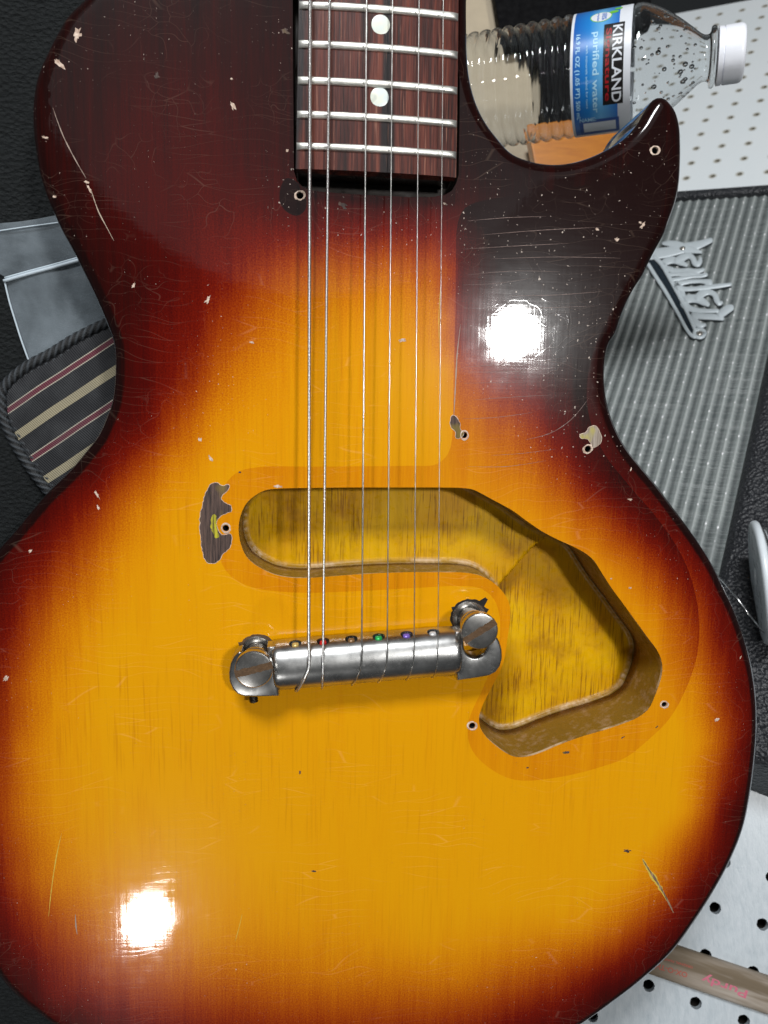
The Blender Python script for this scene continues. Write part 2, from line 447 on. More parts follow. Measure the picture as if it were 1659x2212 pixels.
# dark floor far behind everything
FD = Frame(1150, .25, -.45, 0)
tag(part("floor", [FD.w(-1500, -1500), FD.w(1500, -1500), FD.w(1500, 1500), FD.w(-1500, 1500)], [(0, 1, 2, 3)], plain("dark_floor", (.03, .034, .036), .7), None, False), "dark floor beyond the bench", None, kind="structure")

# ------------------------------------------------------------------ the guitar
G = empty("electric_guitar", (0, 0, 0), "worn tobacco sunburst electric guitar lying face up, pickup and pickguard removed, empty cavities showing", "guitar")

left = [(187, 0), (147, 40), (123, 80), (103, 120), (88, 153), (78, 187), (73.5, 220), (72, 253), (74, 293), (78, 327), (87, 377), (100, 420), (115, 457), (133, 497), (157, 540),
        (177, 580), (200, 627), (218, 667), (233, 703), (246, 740), (250, 781), (248, 831), (242, 871), (230, 904), (213, 941), (190, 971), (157, 1011), (127, 1041), (97, 1071), (63, 1111), (30, 1151), (0, 1184)]
cut = [(1007, 0), (1007, 60), (1008, 110), (1013, 167), (1026, 220), (1046, 263), (1073, 300), (1103, 332), (1139, 348), (1173, 355), (1206, 356), (1239, 351), (1273, 341), (1303, 327), (1333, 310), (1358, 290),
       (1376, 268), (1389, 246), (1400, 228), (1413, 214), (1429, 213), (1446, 227), (1458, 247), (1466, 277), (1468, 310), (1468, 350), (1465, 400), (1458, 437), (1446, 473), (1431, 510), (1413, 543),
       (1399, 570), (1386, 597), (1369, 623), (1353, 653), (1339, 687), (1328, 720), (1313, 745), (1306, 775), (1304, 821), (1309, 864), (1319, 901), (1336, 941), (1356, 974), (1386, 1011), (1416, 1047),
       (1449, 1091), (1479, 1131), (1509, 1174), (1536, 1217), (1559, 1264), (1583, 1314), (1599, 1357), (1613, 1404), (1624, 1452), (1631, 1510), (1632, 1575), (1627, 1640), (1617, 1715), (1602, 1785),
       (1574, 1855), (1539, 1920), (1494, 1990), (1449, 2050), (1384, 2110), (1319, 2160), (1244, 2212)]
LW = at2(left, -4); RW = at2(cut, -4)
bottom = [(72, -189.5), (48, -198), (22, -202.5), (0, -203.5), (-25, -202), (-50, -197), (-75, -188.5), (-98, -177)]
lowleft = at2([(125, 2212), (80, 2180), (40, 2147), (0, 2102)], -4) + [(-155, -112), (-163.5, -78), (-165.5, -45), (-161, -12), (-151, 13)]
shoulder = [(-88, 234.5), (-70, 245.5), (-50, 251), (-28, 252.5), (0, 252.5), (22, 252.5), (30, 250), (32, 243)]
outline_cw = list(reversed(LW))[::-1]
loop = RW + bottom + lowleft + list(reversed(LW)) + shoulder      # clockwise seen from above
BODY = catmull(loop, True, 1.6)
if area2(BODY) < 0: BODY = BODY[::-1].copy()
NRM = normals2(BODY)
for _ in range(2): NRM = (NRM + np.roll(NRM, 1, 0) + np.roll(NRM, -1, 0)); NRM /= np.linalg.norm(NRM, axis=1)[:, None]
RO = 4.6
INNER = BODY - NRM * RO

cav_t = [(553, 1069), (573, 1059), (603, 1055.5), (670, 1054), (753, 1053), (853, 1053), (953, 1053), (996, 1054), (1020, 1057), (1036, 1064), (1060, 1077), (1086, 1091), (1106, 1102), (1139, 1126), (1173, 1149), (1206, 1166), (1239, 1181), (1266, 1196),
         (1283, 1211), (1296, 1231), (1319, 1267), (1346, 1304), (1373, 1341), (1399, 1377), (1419, 1404), (1428, 1424), (1431, 1444), (1428, 1465), (1424, 1478), (1414, 1505), (1402, 1530), (1379, 1549), (1354, 1560), (1304, 1577), (1254, 1592), (1204, 1610),
         (1169, 1625), (1139, 1634), (1114, 1635), (1094, 1627), (1069, 1609), (1049, 1590), (1037, 1570), (1035, 1550), (1042, 1525), (1054, 1500), (1067, 1475), (1080, 1450), (1090, 1421), (1095, 1387), (1100, 1354), (1102, 1331), (1100, 1304), (1090, 1284), (1076, 1267),
         (1056, 1252), (1033, 1242), (1003, 1237), (953, 1236), (886, 1236), (820, 1238), (753, 1242), (703, 1246), (670, 1248), (636, 1248), (610, 1245), (590, 1240), (570, 1231), (550, 1219), (533, 1203), (522, 1181), (516, 1154), (516, 1131), (523, 1104), (535, 1084)]
CAVL = catmull(at2(cav_t), True, 1.0)
if area2(CAVL) < 0: CAVL = CAVL[::-1].copy()
pock_t = [(632, -45), (633, 130), (634, 260), (635, 370), (641, 390), (653, 403), (670, 411), (703, 415), (786, 421), (886, 425.5), (936, 425.5), (963, 420), (976, 412), (986, 395), (991, 377), (993, 250), (993, -45)]
POCK = np.array(at2(pock_t))
if area2(POCK) < 0: POCK = POCK[::-1].copy()
screw_t = [(648, 422, 1.15), (1415, 325, 1.15), (1003, 940, 1.15), (1270, 970, 1.2), (488, 1141, 1.2), (1020, 1568, 1.3), (1435, 1522, 1.1)]
SCREWS = [(at(x, y)[:2], r) for x, y, r in screw_t]
SCR = [circle(c, r, 14) for c, r in SCREWS]
guard_t = [(986, 505), (985, 600), (983, 700), (979, 850), (976, 950), (966, 983), (942, 1003), (880, 1006), (800, 1007), (680, 1008), (560, 1009), (515, 1019), (488, 1045), (472, 1100), (468, 1160), (478, 1215), (505, 1250), (550, 1270), (640, 1280), (750, 1278),
           (900, 1270), (1000, 1266), (1040, 1272), (1068, 1296), (1080, 1340), (1076, 1400), (1046, 1480), (1012, 1560), (1016, 1612), (1048, 1652), (1110, 1684), (1200, 1680), (1304, 1655), (1354, 1635), (1404, 1595), (1444, 1555), (1474, 1505), (1504, 1424), (1511, 1354), (1499, 1270),
           (1470, 1195), (1420, 1120), (1360, 1050), (1300, 970), (1268, 870), (1285, 750), (1375, 570), (1432, 430), (1438, 330), (1400, 330), (1300, 390), (1120, 420), (1010, 445), (992, 470)]
GUARD = catmull(at2(guard_t), True, 2.0)
WORN = catmull(at2([(618, 385), (605, 410), (606, 440), (620, 458), (642, 466), (658, 455), (662, 430), (650, 412), (640, 392)]), True, 1.0)

burst_t = """300,50,.98;500,50,.97;600,200,.975;300,250,.94;150,250,.98;450,250,.93;1100,420,1;1300,450,1;1430,350,1;1350,560,1;1200,500,1;1000,430,.96;820,440,.95;640,450,.93;400,400,.9;250,400,.93;
250,550,.95;350,520,.9;450,500,.84;560,500,.74;640,510,.66;820,505,.62;950,510,.64;985,520,.7;1100,580,.95;1020,560,.85;
300,640,.95;400,620,.82;480,620,.66;560,600,.44;640,590,.35;720,570,.33;820,570,.31;920,570,.35;970,590,.38;1000,620,.72;1060,640,.86;
330,720,.85;420,720,.66;500,700,.42;580,680,.26;700,650,.18;820,650,.14;920,650,.18;965,690,.22;1005,720,.56;1060,750,.66;1150,760,.84;1250,740,.97;
300,830,.9;360,820,.74;420,820,.48;500,800,.23;600,780,.12;700,760,.07;850,750,.05;960,800,.07;1005,820,.22;1060,850,.28;1130,850,.46;1190,850,.72;1270,860,.96;
290,920,.85;330,930,.63;380,920,.38;450,900,.18;540,900,.08;700,900,.04;960,920,.04;1020,930,.10;1100,930,.18;1170,930,.38;1230,940,.64;1290,950,.9;
200,1010,.9;250,1000,.66;300,1000,.45;370,1000,.2;460,1000,.06;600,1000,.03;900,1000,.03;1050,1020,.04;1150,1030,.12;1230,1030,.33;1300,1040,.64;1360,1040,.9;
100,1110,.9;160,1110,.63;220,1110,.40;300,1100,.16;400,1100,.04;1180,1110,.04;1260,1120,.16;1330,1130,.32;1390,1140,.54;1440,1140,.85;
20,1220,.88;90,1220,.6;160,1220,.36;250,1220,.13;350,1220,.03;450,1220,.01;600,1290,.02;900,1300,.02;1320,1230,.02;1400,1240,.2;1450,1250,.36;1500,1260,.52;1530,1260,.8;
10,1350,.74;60,1350,.44;130,1350,.2;220,1350,.05;350,1380,0;1400,1340,.0;1450,1350,.15;1500,1360,.3;1540,1370,.56;1580,1370,.85;
0,1480,.6;40,1480,.3;110,1480,.14;200,1480,.02;700,1540,0;1445,1480,.02;1490,1480,.14;1530,1480,.28;1570,1490,.52;1605,1490,.85;
0,1620,.46;50,1620,.2;120,1620,.08;250,1620,0;1000,1680,0;1480,1600,.02;1530,1600,.16;1570,1610,.42;1605,1620,.84;
0,1750,.42;50,1750,.2;130,1750,.08;300,1750,.02;800,1800,0;1480,1750,.05;1520,1750,.25;1555,1750,.6;1585,1760,.92;
0,1900,.55;50,1900,.32;130,1900,.16;250,1900,.08;500,1900,.03;1000,1900,0;1350,1900,.05;1420,1910,.2;1470,1920,.48;1510,1920,.85;
20,2040,.85;80,2030,.54;150,2020,.34;250,2020,.2;450,2020,.09;900,2020,.03;1250,2000,.08;1330,2020,.27;1390,2040,.6;1430,2050,.9;
50,2140,.95;120,2150,.7;250,2130,.44;400,2120,.28;700,2110,.18;1000,2110,.18;1150,2120,.36;1250,2140,.66;1310,2150,.93;
150,2220,.95;300,2200,.62;500,2190,.46;800,2190,.38;1000,2200,.46;1130,2210,.76;600,2330,.9;900,2330,.9;300,2330,.97;-90,1600,1;-90,1300,1;-80,1900,1"""
BP = [tuple(float(q) for q in w.split(',')) for w in burst_t.replace('\n', '').split(';') if w.strip()]
bxy = np.array([at(x, y)[:2] for x, y, _ in BP]); bval = np.array([b for _, _, b in BP])
def rbf_fit(X, y, lam=1.2):
    n = len(X); K = np.linalg.norm(X[:, None] - X[None], axis=2)
    A = np.zeros((n + 3, n + 3)); A[:n, :n] = -K + lam * np.eye(n); A[:n, n] = 1; A[:n, n + 1:] = X / 100; A[n, :n] = 1; A[n + 1:, :n] = (X / 100).T
    return np.linalg.solve(A, np.concatenate([y, np.zeros(3)]))
bval = np.interp(bval, [0, .1, .3, .6, .7, .85, .9, .95, 1.0], [0, .11, .345, .60, .65, .73, .80, .885, 1.0])   # the red band is wide, black only at the very rim
BC = rbf_fit(bxy, bval)
def burst(q):
    out = np.empty(len(q))
    for i in range(0, len(q), 8000):
        c = q[i:i + 8000]; K = -np.linalg.norm(c[:, None] - bxy[None], axis=2)
        out[i:i + 8000] = K @ BC[:len(bxy)] + BC[len(bxy)] + (c / 100) @ BC[len(bxy) + 1:]
    return np.clip(out, 0, 1) ** .93

def build_body():
    g = grid(BODY[:, 0].min(), BODY[:, 0].max(), BODY[:, 1].min(), BODY[:, 1].max(), 2.4)
    g = g[inside(INNER, g)]
    g = g[segdist(INNER, g) > .9]
    m = (segdist(CAVL, g) > .8); g = g[m]
    V, F = cdt([(INNER, True), (CAVL, True), (POCK, True), (GUARD, True), (WORN, True)] + [(s, True) for s in SCR], g)
    cen = np.array([V[list(f)].mean(0) for f in F])
    ok = inside(INNER, cen) & ~inside(CAVL, cen) & ~inside(POCK, cen)
    for (c, r) in SCREWS: ok &= np.hypot(cen[:, 0] - c[0], cen[:, 1] - c[1]) > r * .97
    F = [tuple(f) for f, k in zip(F, ok) if k]; cen = cen[ok]
    nv = len(V); verts = [(x, y, 0.0) for x, y in V]
    idx = {}
    # roundover + side + back, hung on the inner loop (CDT keeps input order for loops)
    ring0 = list(range(len(INNER)))
    rings = [ring0]; n = len(INNER)
    prof = []
    for k in range(1, 9):
        a = math.pi / 2 * k / 8
        prof.append((RO * math.sin(a), -RO * (1 - math.cos(a))))
    prof += [(RO, -14), (RO, -30), (RO, -40.5), (RO - .8, -42.6), (RO - 3, -44)]
    allxy = [np.array(V)]
    for off, z in prof:
        base = len(verts); P = INNER + NRM * off
        verts += [(x, y, z) for x, y in P]; allxy.append(P)
        rings.append(list(range(base, base + n)))
    faces = list(F)
    for A, B in zip(rings[:-1], rings[1:]):
        for i in range(n):
            j = (i + 1) % n
            faces.append((A[i], B[i], B[j], A[j]))
    # faces of top must look up
    fixed = []
    for f in faces[:len(F)]:
        p = V[list(f)]
        fixed.append(f if area2(p) > 0 else tuple(reversed(f)))
    faces = fixed + faces[len(F):]
    back = rings[-1]
    faces.append(tuple(reversed(back)))
    xy = np.vstack(allxy)
    # drop CDT vertices that no face uses
    o = part("body", verts, faces, LACQ, G, True)
    b = burst(xy)
    d = segdist(BODY[::2], xy); d[nv:] = 0
    e = np.clip(1 - d / 9.0, 0, 1)
    b = np.maximum(b, .62 * e + .2) * (1 - 0) if False else np.clip(np.maximum(b, np.where(d < 10, .40 + .60 * np.clip(1 - d / 10.0, 0, 1) ** .85, 0)), 0, 1)
    attr(o, "burst", b)
    gm = np.zeros(len(faces)); gm[:len(cen)] = inside(GUARD, cen)
    wm = np.zeros(len(faces)); wm[:len(cen)] = inside(WORN, cen)
    dust = np.zeros(len(xy))
    for i, q in enumerate(xy):
        dust[i] = .45 + .9 * noise.noise(Vector((q[0] * .03, q[1] * .03, 9.1)))
    cd = np.array(at(1240, 560)[:2]); dd_ = np.hypot(xy[:, 0] - cd[0], xy[:, 1] - cd[1]); dust += 1.0 * np.exp(-(dd_ / 55) ** 2)
    cd = np.array(at(1180, 880)[:2]); dd_ = np.hypot(xy[:, 0] - cd[0], xy[:, 1] - cd[1]); dust += .8 * np.exp(-(dd_ / 40) ** 2)
    cd = np.array(at(640, 430)[:2]); dd_ = np.hypot(xy[:, 0] - cd[0], xy[:, 1] - cd[1]); dust += 1.6 * np.exp(-(dd_ / 14) ** 2)
    dust *= np.where(b < .25, .45, 1.0)
    attr(o, "dust", np.clip(dust, 0, 1.8))
    attr(o, "guard", gm, 'FACE'); attr(o, "worn", wm, 'FACE')
    return o
body = build_body()

def cavity(name, loopxy, depth_fn, fillet, sel, mat, fine=1.0):
    """walls and floor of a rout: the floor is a height field that fillets into the wall"""
    lo, hi = loopxy.min(0), loopxy.max(0)
    g = grid(lo[0], hi[0], lo[1], hi[1], fine); g = g[inside(loopxy, g)]; dg = segdist(loopxy, g); g = g[dg > .45]
    NL = normals2(loopxy); ex = []
    g = g[segdist(loopxy, g) > fillet + .3]
    for off in (.5, 1.0, 1.6, 2.3, 3.1, 4.0):
        if off < fillet + .1:
            q = loopxy - NL * off; q = q[inside(loopxy, q)]; q = q[segdist(loopxy, q) > off * .97]; ex.append(q)
    g = np.vstack([g] + ex)
    V, F = cdt([(loopxy, True)], g)
    cen = np.array([V[list(f)].mean(0) for f in F]); ok = inside(loopxy, cen)
    F = [tuple(f) if area2(V[list(f)]) > 0 else tuple(reversed(f)) for f, k in zip(F, ok) if k]
    d = segdist(loopxy, V); D = depth_fn(V)
    dd = np.clip(fillet - d, 0, fillet)
    z = -D + (fillet - np.sqrt(np.maximum(fillet ** 2 - dd ** 2, 0)))
    verts = [(x, y, q) for (x, y), q in zip(V, z)]
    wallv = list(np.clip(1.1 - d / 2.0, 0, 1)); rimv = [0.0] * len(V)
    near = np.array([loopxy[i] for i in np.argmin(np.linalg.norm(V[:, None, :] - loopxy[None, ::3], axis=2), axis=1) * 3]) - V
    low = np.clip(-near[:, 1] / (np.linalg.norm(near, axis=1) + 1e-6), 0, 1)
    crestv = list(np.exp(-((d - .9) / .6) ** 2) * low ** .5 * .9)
    # a pale crest, strongest on the lower side, where the fillet turns up into the wall
    faces = list(F)
    n = len(loopxy); prev = list(range(n))
    zb = z[:n]
    for k, fr in enumerate((.75, .5, .25, .06, .045, 0.0)):
        base = len(verts)
        verts += [(loopxy[i][0], loopxy[i][1], zb[i] * fr) for i in range(n)]
        wallv += [1.0] * n; crestv += [0.0] * n; rimv += [1.0 if fr <= .05 else 0.0] * n
        cur = list(range(base, base + n))
        faces += [(prev[i], prev[(i + 1) % n], cur[(i + 1) % n], cur[i]) for i in range(n)]
        prev = cur
    V3 = np.array(verts); outs = []
    fc = np.array([V3[list(f)].mean(0)[:2] for f in faces])
    for nm, mask in sel(fc):
        fs = [f for f, k in zip(faces, mask) if k]
        used = sorted({i for f in fs for i in f}); re = {u: i for i, u in enumerate(used)}
        o = part(nm, [verts[u] for u in used], [tuple(re[i] for i in f) for f in fs], mat, G, True)
        attr(o, "wall", [wallv[u] for u in used]); attr(o, "rim", [rimv[u] for u in used]); attr(o, "crest", [crestv[u] for u in used])
        outs.append(o)
    return outs
# step between the pickup rout and the deeper control rout
step = np.array([at(1222, 1150, -20)[:2], at(1186, 1163, -20)[:2], at(1160, 1178, -20)[:2], at(1128, 1212, -20)[:2], at(1108, 1236, -20)[:2], at(1084, 1262, -20)[:2], at(1060, 1300, -20)[:2]])
far = np.array([(300, 40), (300, -300), (-60 + 110, -300)])
CTRL = np.vstack([step, [(step[-1][0] - 30, -40), (step[-1][0] - 30, -250), (300, -250), (300, step[0][1] + 40)]])
def cav_depth(V):
    d = segdist(step, V, False); s = np.where(inside(CTRL, V), 1.0, -1.0) * d
    return 19.5 + 9.0 * np.clip(.5 + s / 1.6, 0, 1)
pc = cavity("pickup_cavity", CAVL, cav_depth, 2.2, lambda c: [("pickup_cavity", ~inside(CTRL, c)), ("control_cavity", inside(CTRL, c))], CAV, 1.1)
pc[0]["label"] = "long rounded pickup rout with dirty yellow floor"; pc[1]["label"] = "deeper triangular control rout with yellow floor"
cavity("neck_pocket", POCK, lambda V: np.full(len(V), 9.0), 1.2, lambda c: [("neck_pocket", np.ones(len(c), bool))], plain("pocket_black", (.018, .011, .007), .6, 0, .6, 200), 2.0)
# screw holes: pale splintered ring and a dark bore
for (c, r), (tx, ty, _) in zip(SCREWS, screw_t):
    mb = MB(); k = 18
    mb.lathe((c[0], c[1], 0), (0, 0, 1), (1, 0, 0), [(r * 1.75, .02), (r * 1.5, .16), (r * 1.12, .13), (r * .99, -.5), (r * .8, -9), (0.01, -9)], k)
    rr = random.Random(int(tx))
    vs = []
    for i, v in enumerate(mb.v):
        if i < 2 * k:
            j = i % k; w = .93 + .10 * math.sin(j * .35 * 2 + tx) + rr.uniform(-.07, .07)
            v = (c[0] + (v[0] - c[0]) * w, c[1] + (v[1] - c[1]) * w, v[2])
        vs.append(v)
    mb.v = vs
    pale = part("screw_hole", mb.v, mb.f, [BARE_PALE, DARK], G, True)
    for i, pl in enumerate(pale.data.polygons):
        pl.material_index = 1 if i >= 3 * k else 0

# chips in the finish --------------------------------------------------------
def patch(name, poly, mat, z0, h, parent, jitter=0.0, edge=None):
    """a thin irregular flake: flat top, short bevelled rim"""
    P = np.asarray(poly, float); 
    if area2(P) < 0: P = P[::-1]
    n = len(P); N = normals2(P)
    V, F = cdt([(P, True)], [])
    cen = np.array([V[list(f)].mean(0) for f in F]); ok = inside(P, cen)
    F = [tuple(f) if area2(V[list(f)]) > 0 else tuple(reversed(f)) for f, k in zip(F, ok) if k]
    verts = [(x, y, z0 + h) for x, y in V]; base = len(verts)
    verts += [(x, y, z0) for x, y in (P + N * h * .6)]
    faces = list(F) + [(i, base + i, base + (i + 1) % n, (i + 1) % n) for i in range(n)]
    return part(name, verts, faces, mat, parent, False)
def ragged(poly, step, amp, seed):
    r = random.Random(seed); P = catmull(poly, True, step); N = normals2(P)
    off = np.array([r.uniform(-amp, amp) for _ in P]); off = (off + np.roll(off, 1) * .5)
    return P + N * off[:, None]
c4 = lambda l: [(x / 3, 737.3 + y / 3) for x, y in l]
c6 = lambda l: [(1106 + x / 3, 737.3 + y / 3) for x, y in l]
c5 = lambda l: [(553 + x / 3, 737.3 + y / 3) for x, y in l]
big = c4([(1370, 925), (1410, 915), (1440, 940), (1475, 925), (1485, 935), (1465, 975), (1440, 990), (1435, 1025), (1460, 1050), (1495, 1070), (1497, 1100), (1465, 1115), (1425, 1135), (1405, 1170), (1410, 1225), (1430, 1252), (1450, 1258),
          (1495, 1250), (1500, 1290), (1485, 1340), (1440, 1380), (1415, 1420), (1385, 1440), (1350, 1435), (1325, 1405), (1310, 1340), (1300, 1250), (1298, 1130), (1315, 1060), (1335, 980)])
right_chip = c6([(440, 605), (475, 590), (500, 560), (535, 545), (560, 575), (575, 615), (580, 645), (560, 670), (525, 685), (510, 655), (480, 630), (450, 630)])
mid_chip = c5([(1275, 480), (1300, 490), (1318, 525), (1325, 570), (1345, 590), (1330, 620), (1300, 625), (1290, 580), (1268, 560), (1262, 510)])
for nm, poly, m in (("big", big, BARE_DARK), ("right", right_chip, BARE_GREY), ("mid", mid_chip, BARE_DARK)):
    w = np.array(at2(poly)); P = ragged(w, .7, .16, 5)
    if area2(P) < 0: P = P[::-1]
    o1 = patch("lacquer_chip", P + normals2(P) * .2, BARE_PALE, .01, .05, G)
    patch("bare_wood", P, m, .06, .05, o1)
    if nm == "big":
        Y = ragged(np.array(at2(c4([(1388, 1120), (1400, 1135), (1402, 1180), (1408, 1230), (1422, 1262), (1395, 1270), (1372, 1225), (1368, 1170)]))), .6, .3, 9)
        patch("yellow_primer", Y, make_bare("primer_streaks", (.05, .035, .008), (.62, .56, .02)), .115, .03, o1)
rng = random.Random(11)
def small_chip(tx, ty, l, w, ang, mat, pale=True):
    c = at(tx, ty)[:2]; P = []
    n = 17; ca, sa = math.cos(ang), math.sin(ang)
    for i in range(n):
        a = 2 * math.pi * i / n; r = rng.uniform(.32, 1.15)
        x, y = l * r * math.cos(a), w * r * math.sin(a)
        P.append((c[0] + x * ca - y * sa, c[1] + x * sa + y * ca))
    patch("finish_nick", P, mat, .01, .07, G)
for a in [(167, 76, 2.6, 1.5, 1.3), (127, 135, 2.7, 1.1, -.8), (503, 228, 2.0, .7, -1.2), (449, 648, 2.0, .8, .9), (288, 617, 1.5, .5, 1.1), (1332, 518, 1.1, .9, 0), (1388, 487, 1.6, .6, 1.0), (1383, 481, .8, .5, 0), (210, 1068, 2.2, .5, -1.1), (212, 1096, 1.2, .4, -1.2),
          (600, 1051, 1.6, .6, 0), (1548, 1555, 1.2, .8, .5), (193, 408, 1.6, .5, -1), (188, 394, 1.0, .6, 0), (97, 297, 1.2, .6, -.3), (545, 740, 1.0, .5, 0), (870, 735, 1.6, .7, .2), (455, 990, 1.4, .5, -1), (1363, 1014, .9, .3, 1.3), (13, 1466, 1.6, .8, 1),
          (432, 950, .9, .7, 0), (1361, 1079, 1.0, .5, 0), (1320, 1250, .5, .4, 0), (500, 170, .5, .4, 0), (960, 440, .7, .4, 0), (1600, 1420, .9, .3, 1.2), (66, 1190, 1.0, .5, .8), (620, 325, .7, .5, 0), (118, 425, .7, .4, 0), (1290, 495, .8, .6, 0), (1360, 1270, .8, .4, 0)]:
    small_chip(*a, BARE_PALE)
for a in [(648, 1669, .9, .5, 1.5), (677, 1882, 1.3, .5, .0), (1355, 1838, 1.8, .7, -.2), (1222, 1625, 1.8, .7, .2), (740, 443, 2.0, 1.0, -.5), (339, 163, 1.2, 1.5, 0), (616, 67, 1.8, 1.0, -.3), (1419, 1570, .9, .4, .8), (1140, 1658, .6, .4, 0), (1345, 1593, .9, .3, .5), (985, 1350, .5, .4, 0), (518, 1020, .0001 + .5, .4, 0)]:
    small_chip(*a, BARE_DARK)
def gouge(tp, wid, mat, name="scratch", z=.01, h=.06):
    P = np.array(at2(tp)); L = catmull(P, False, 1.2); n = len(L)
    t = np.gradient(L, axis=0); t /= np.linalg.norm(t, axis=1)[:, None]; nn = np.stack([-t[:, 1], t[:, 0]], 1)
    r = random.Random(int(tp[0][0])); ww = np.array([wid * (math.sin(math.pi * (i + .4) / n) ** .6) * r.uniform(.55, 1.2) for i in range(n)])
    verts = [(*p, z + h) for p in L + nn * ww[:, None]] + [(*p, z + h) for p in L - nn * ww[:, None]]
    faces = [(i, n + i, n + i + 1, i + 1) for i in range(n - 1)]
    lo = len(verts); verts += [(*p, z - .02) for p in L + nn * ww[:, None] * 1.1] + [(*p, z - .02) for p in L - nn * ww[:, None] * 1.1]
    faces += [(i, i + 1, lo + i + 1, lo + i) for i in range(n - 1)] + [(n + i, lo + n + i, lo + n + i + 1, n + i + 1) for i in range(n - 1)]
    return part(name, verts, faces, mat, G, False)
TAN = make_bare('gouge_wood', (.05, .028, .016), (.34, .22, .13))
SCR_Y = plain("raw_yellow_scratch", (.60, .42, .05), .6)
SCR_P = plain("pale_scratch", (.34, .26, .21), .6); SCR_F = plain("faint_scratch", (.20, .13, .11), .5)
gouge([(1388, 1855), (1400, 1878), (1415, 1900), (1430, 1925), (1443, 1948)], 1.0, SCR_Y)
gouge([(1388, 1856), (1400, 1876), (1416, 1900), (1434, 1930), (1455, 1972)], .5, TAN, z=.05)
gouge([(114, 232), (135, 290), (160, 340), (186, 385)], .16, SCR_P)
gouge([(196, 408), (212, 455), (230, 490), (246, 520)], .16, plain("bright_scratch", (.46, .37, .28), .6))
gouge([(133, 1800), (122, 1850), (112, 1915), (105, 1980)], .2, SCR_Y)
gouge([(163, 1975), (164, 2000), (167, 2018)], .25, SCR_P)
gouge([(523, 1975), (516, 2005), (508, 2033)], .14, SCR_Y)
gouge([(1272, 860), (1235, 905), (1190, 935), (1135, 950)], .10, SCR_F)
gouge([(995, 700), (988, 760), (984, 830), (980, 905)], .22, SCR_P)
gouge([(953, 600), (948, 690), (950, 760)], .14, SCR_Y)
for k, (x0, x1, y0) in enumerate([(1010, 1180, 478), (1040, 1300, 505), (1000, 1230, 537), (1060, 1340, 560), (1010, 1210, 590), (1000, 1150, 616), (1100, 1300, 640), (1000, 1290, 668), (1000, 1170, 790), (1010, 1200, 806), (1000, 1130, 830), (1020, 1190, 862), (1000, 1150, 905), (1060, 1200, 985), (1010, 1180, 1010)]):
    gouge([(x0, y0 + rng.uniform(-4, 4)), ((x0 + x1) / 2, y0 - rng.uniform(2, 9)), (x1, y0 - rng.uniform(0, 16))], rng.uniform(.045, .08), SCR_F, z=.0, h=.03)

# neck, fretboard, frets -----------------------------------------------------
def fy(n): return 625 * 2 ** (-n / 12)
def fbw(y): return (43 + .029 * (625 - y)) / 2
def fbz(x, y): return 8.55 - .0265 * (y - 175) - (x * x) / (2 * 305.0)
y0f = float(at(818, 375, 7.0)[1]); y1f = fy(14.4)
nx, ny = 15, 40
verts = []; faces = []
ys = np.linspace(y0f, y1f, ny)
for y in ys:
    for i in range(nx):
        x = -fbw(y) + 2 * fbw(y) * i / (nx - 1); xr = x
        verts.append((x, y, fbz(x, y) - (.25 if i in (0, nx - 1) else 0)))
faces += [(j * nx + i, j * nx + i + 1, (j + 1) * nx + i + 1, (j + 1) * nx + i) for j in range(ny - 1) for i in range(nx - 1)]
base = len(verts)
for y in ys:
    for s in (-1, 1): verts.append((s * fbw(y), y, fbz(0, y) - 5.8))
for j in range(ny - 1):
    a = base + 2 * j
    faces += [(a, a + 2, (j + 1) * nx, j * nx)[::-1], (a + 1, j * nx + nx - 1, (j + 1) * nx + nx - 1, a + 3)[::-1], (a, a + 1, a + 3, a + 2)[::-1]]
faces.append(tuple([base] + list(range(nx)) + [base + 1])[::-1])
fb = part("fretboard", verts, faces, ROSE, G, True); sharp(fb, 30)
# dark neck heel under it
hw = 27.5
mb = MB(); pts = []
for y in (y0f + 1.0, y1f):
    zt = fbz(0, y) - 5.82
    pts += [(-hw, y, zt), (hw, y, zt), (hw, y, -8.8 if y < 250 else -14), (-hw, y, -8.8 if y < 250 else -14)]
mb.add(pts, [(0, 1, 2, 3), (7, 6, 5, 4), (0, 4, 5, 1), (1, 5, 6, 2), (2, 6, 7, 3), (3, 7, 4, 0)])
mb.build("neck", plain("dark_neck_lacquer", (.012, .007, .005), .3, 0, .4, 300), G, False)
for n in range(15, 23):
    y = fy(n); w = fbw(y) - .25; mb = MB(); vs = []; k = 9
    xs = [-w - .1, -w + .35, -w + 1.6] + list(np.linspace(-w + 3, w - 3, 15)) + [w - 1.6, w - .35, w + .1]
    hs = [.12, .45, 1.0] + [1.0] * 15 + [1.0, .45, .12]
    for x, hh in zip(xs, hs):
        zz = fbz(x, y)
        for i in range(k):
            a = math.pi * i / (k - 1)
            wob = 0.0
            vs.append((x, y - math.cos(a) * 1.25, zz - .12 + math.sin(a) ** .8 * 1.12 * hh + (.03 if 0 < i < k - 1 else 0)))
    m = len(xs)
    mb.add(vs, [(i * k + j, (i + 1) * k + j, (i + 1) * k + j + 1, i * k + j + 1)[::-1] for i in range(m - 1) for j in range(k - 1)] + [tuple(range(k)), tuple((m - 1) * k + j for j in range(k))[::-1]])
    mb.build("fret", FRETM, fb, True, ang=60)
def make_pearl():
    t = NT("pearl_inlay"); o = t.obj()
    c = t.ramp(t.noise(o, 160, 2, .5, .8), [(.35, (.62, .66, .58)), (.5, (.80, .82, .70)), (.65, (.72, .80, .78))])
    t.p(Base_Color=c, Roughness=.25, Coat_Weight=.4); return t.m
PEARL = make_pearl()
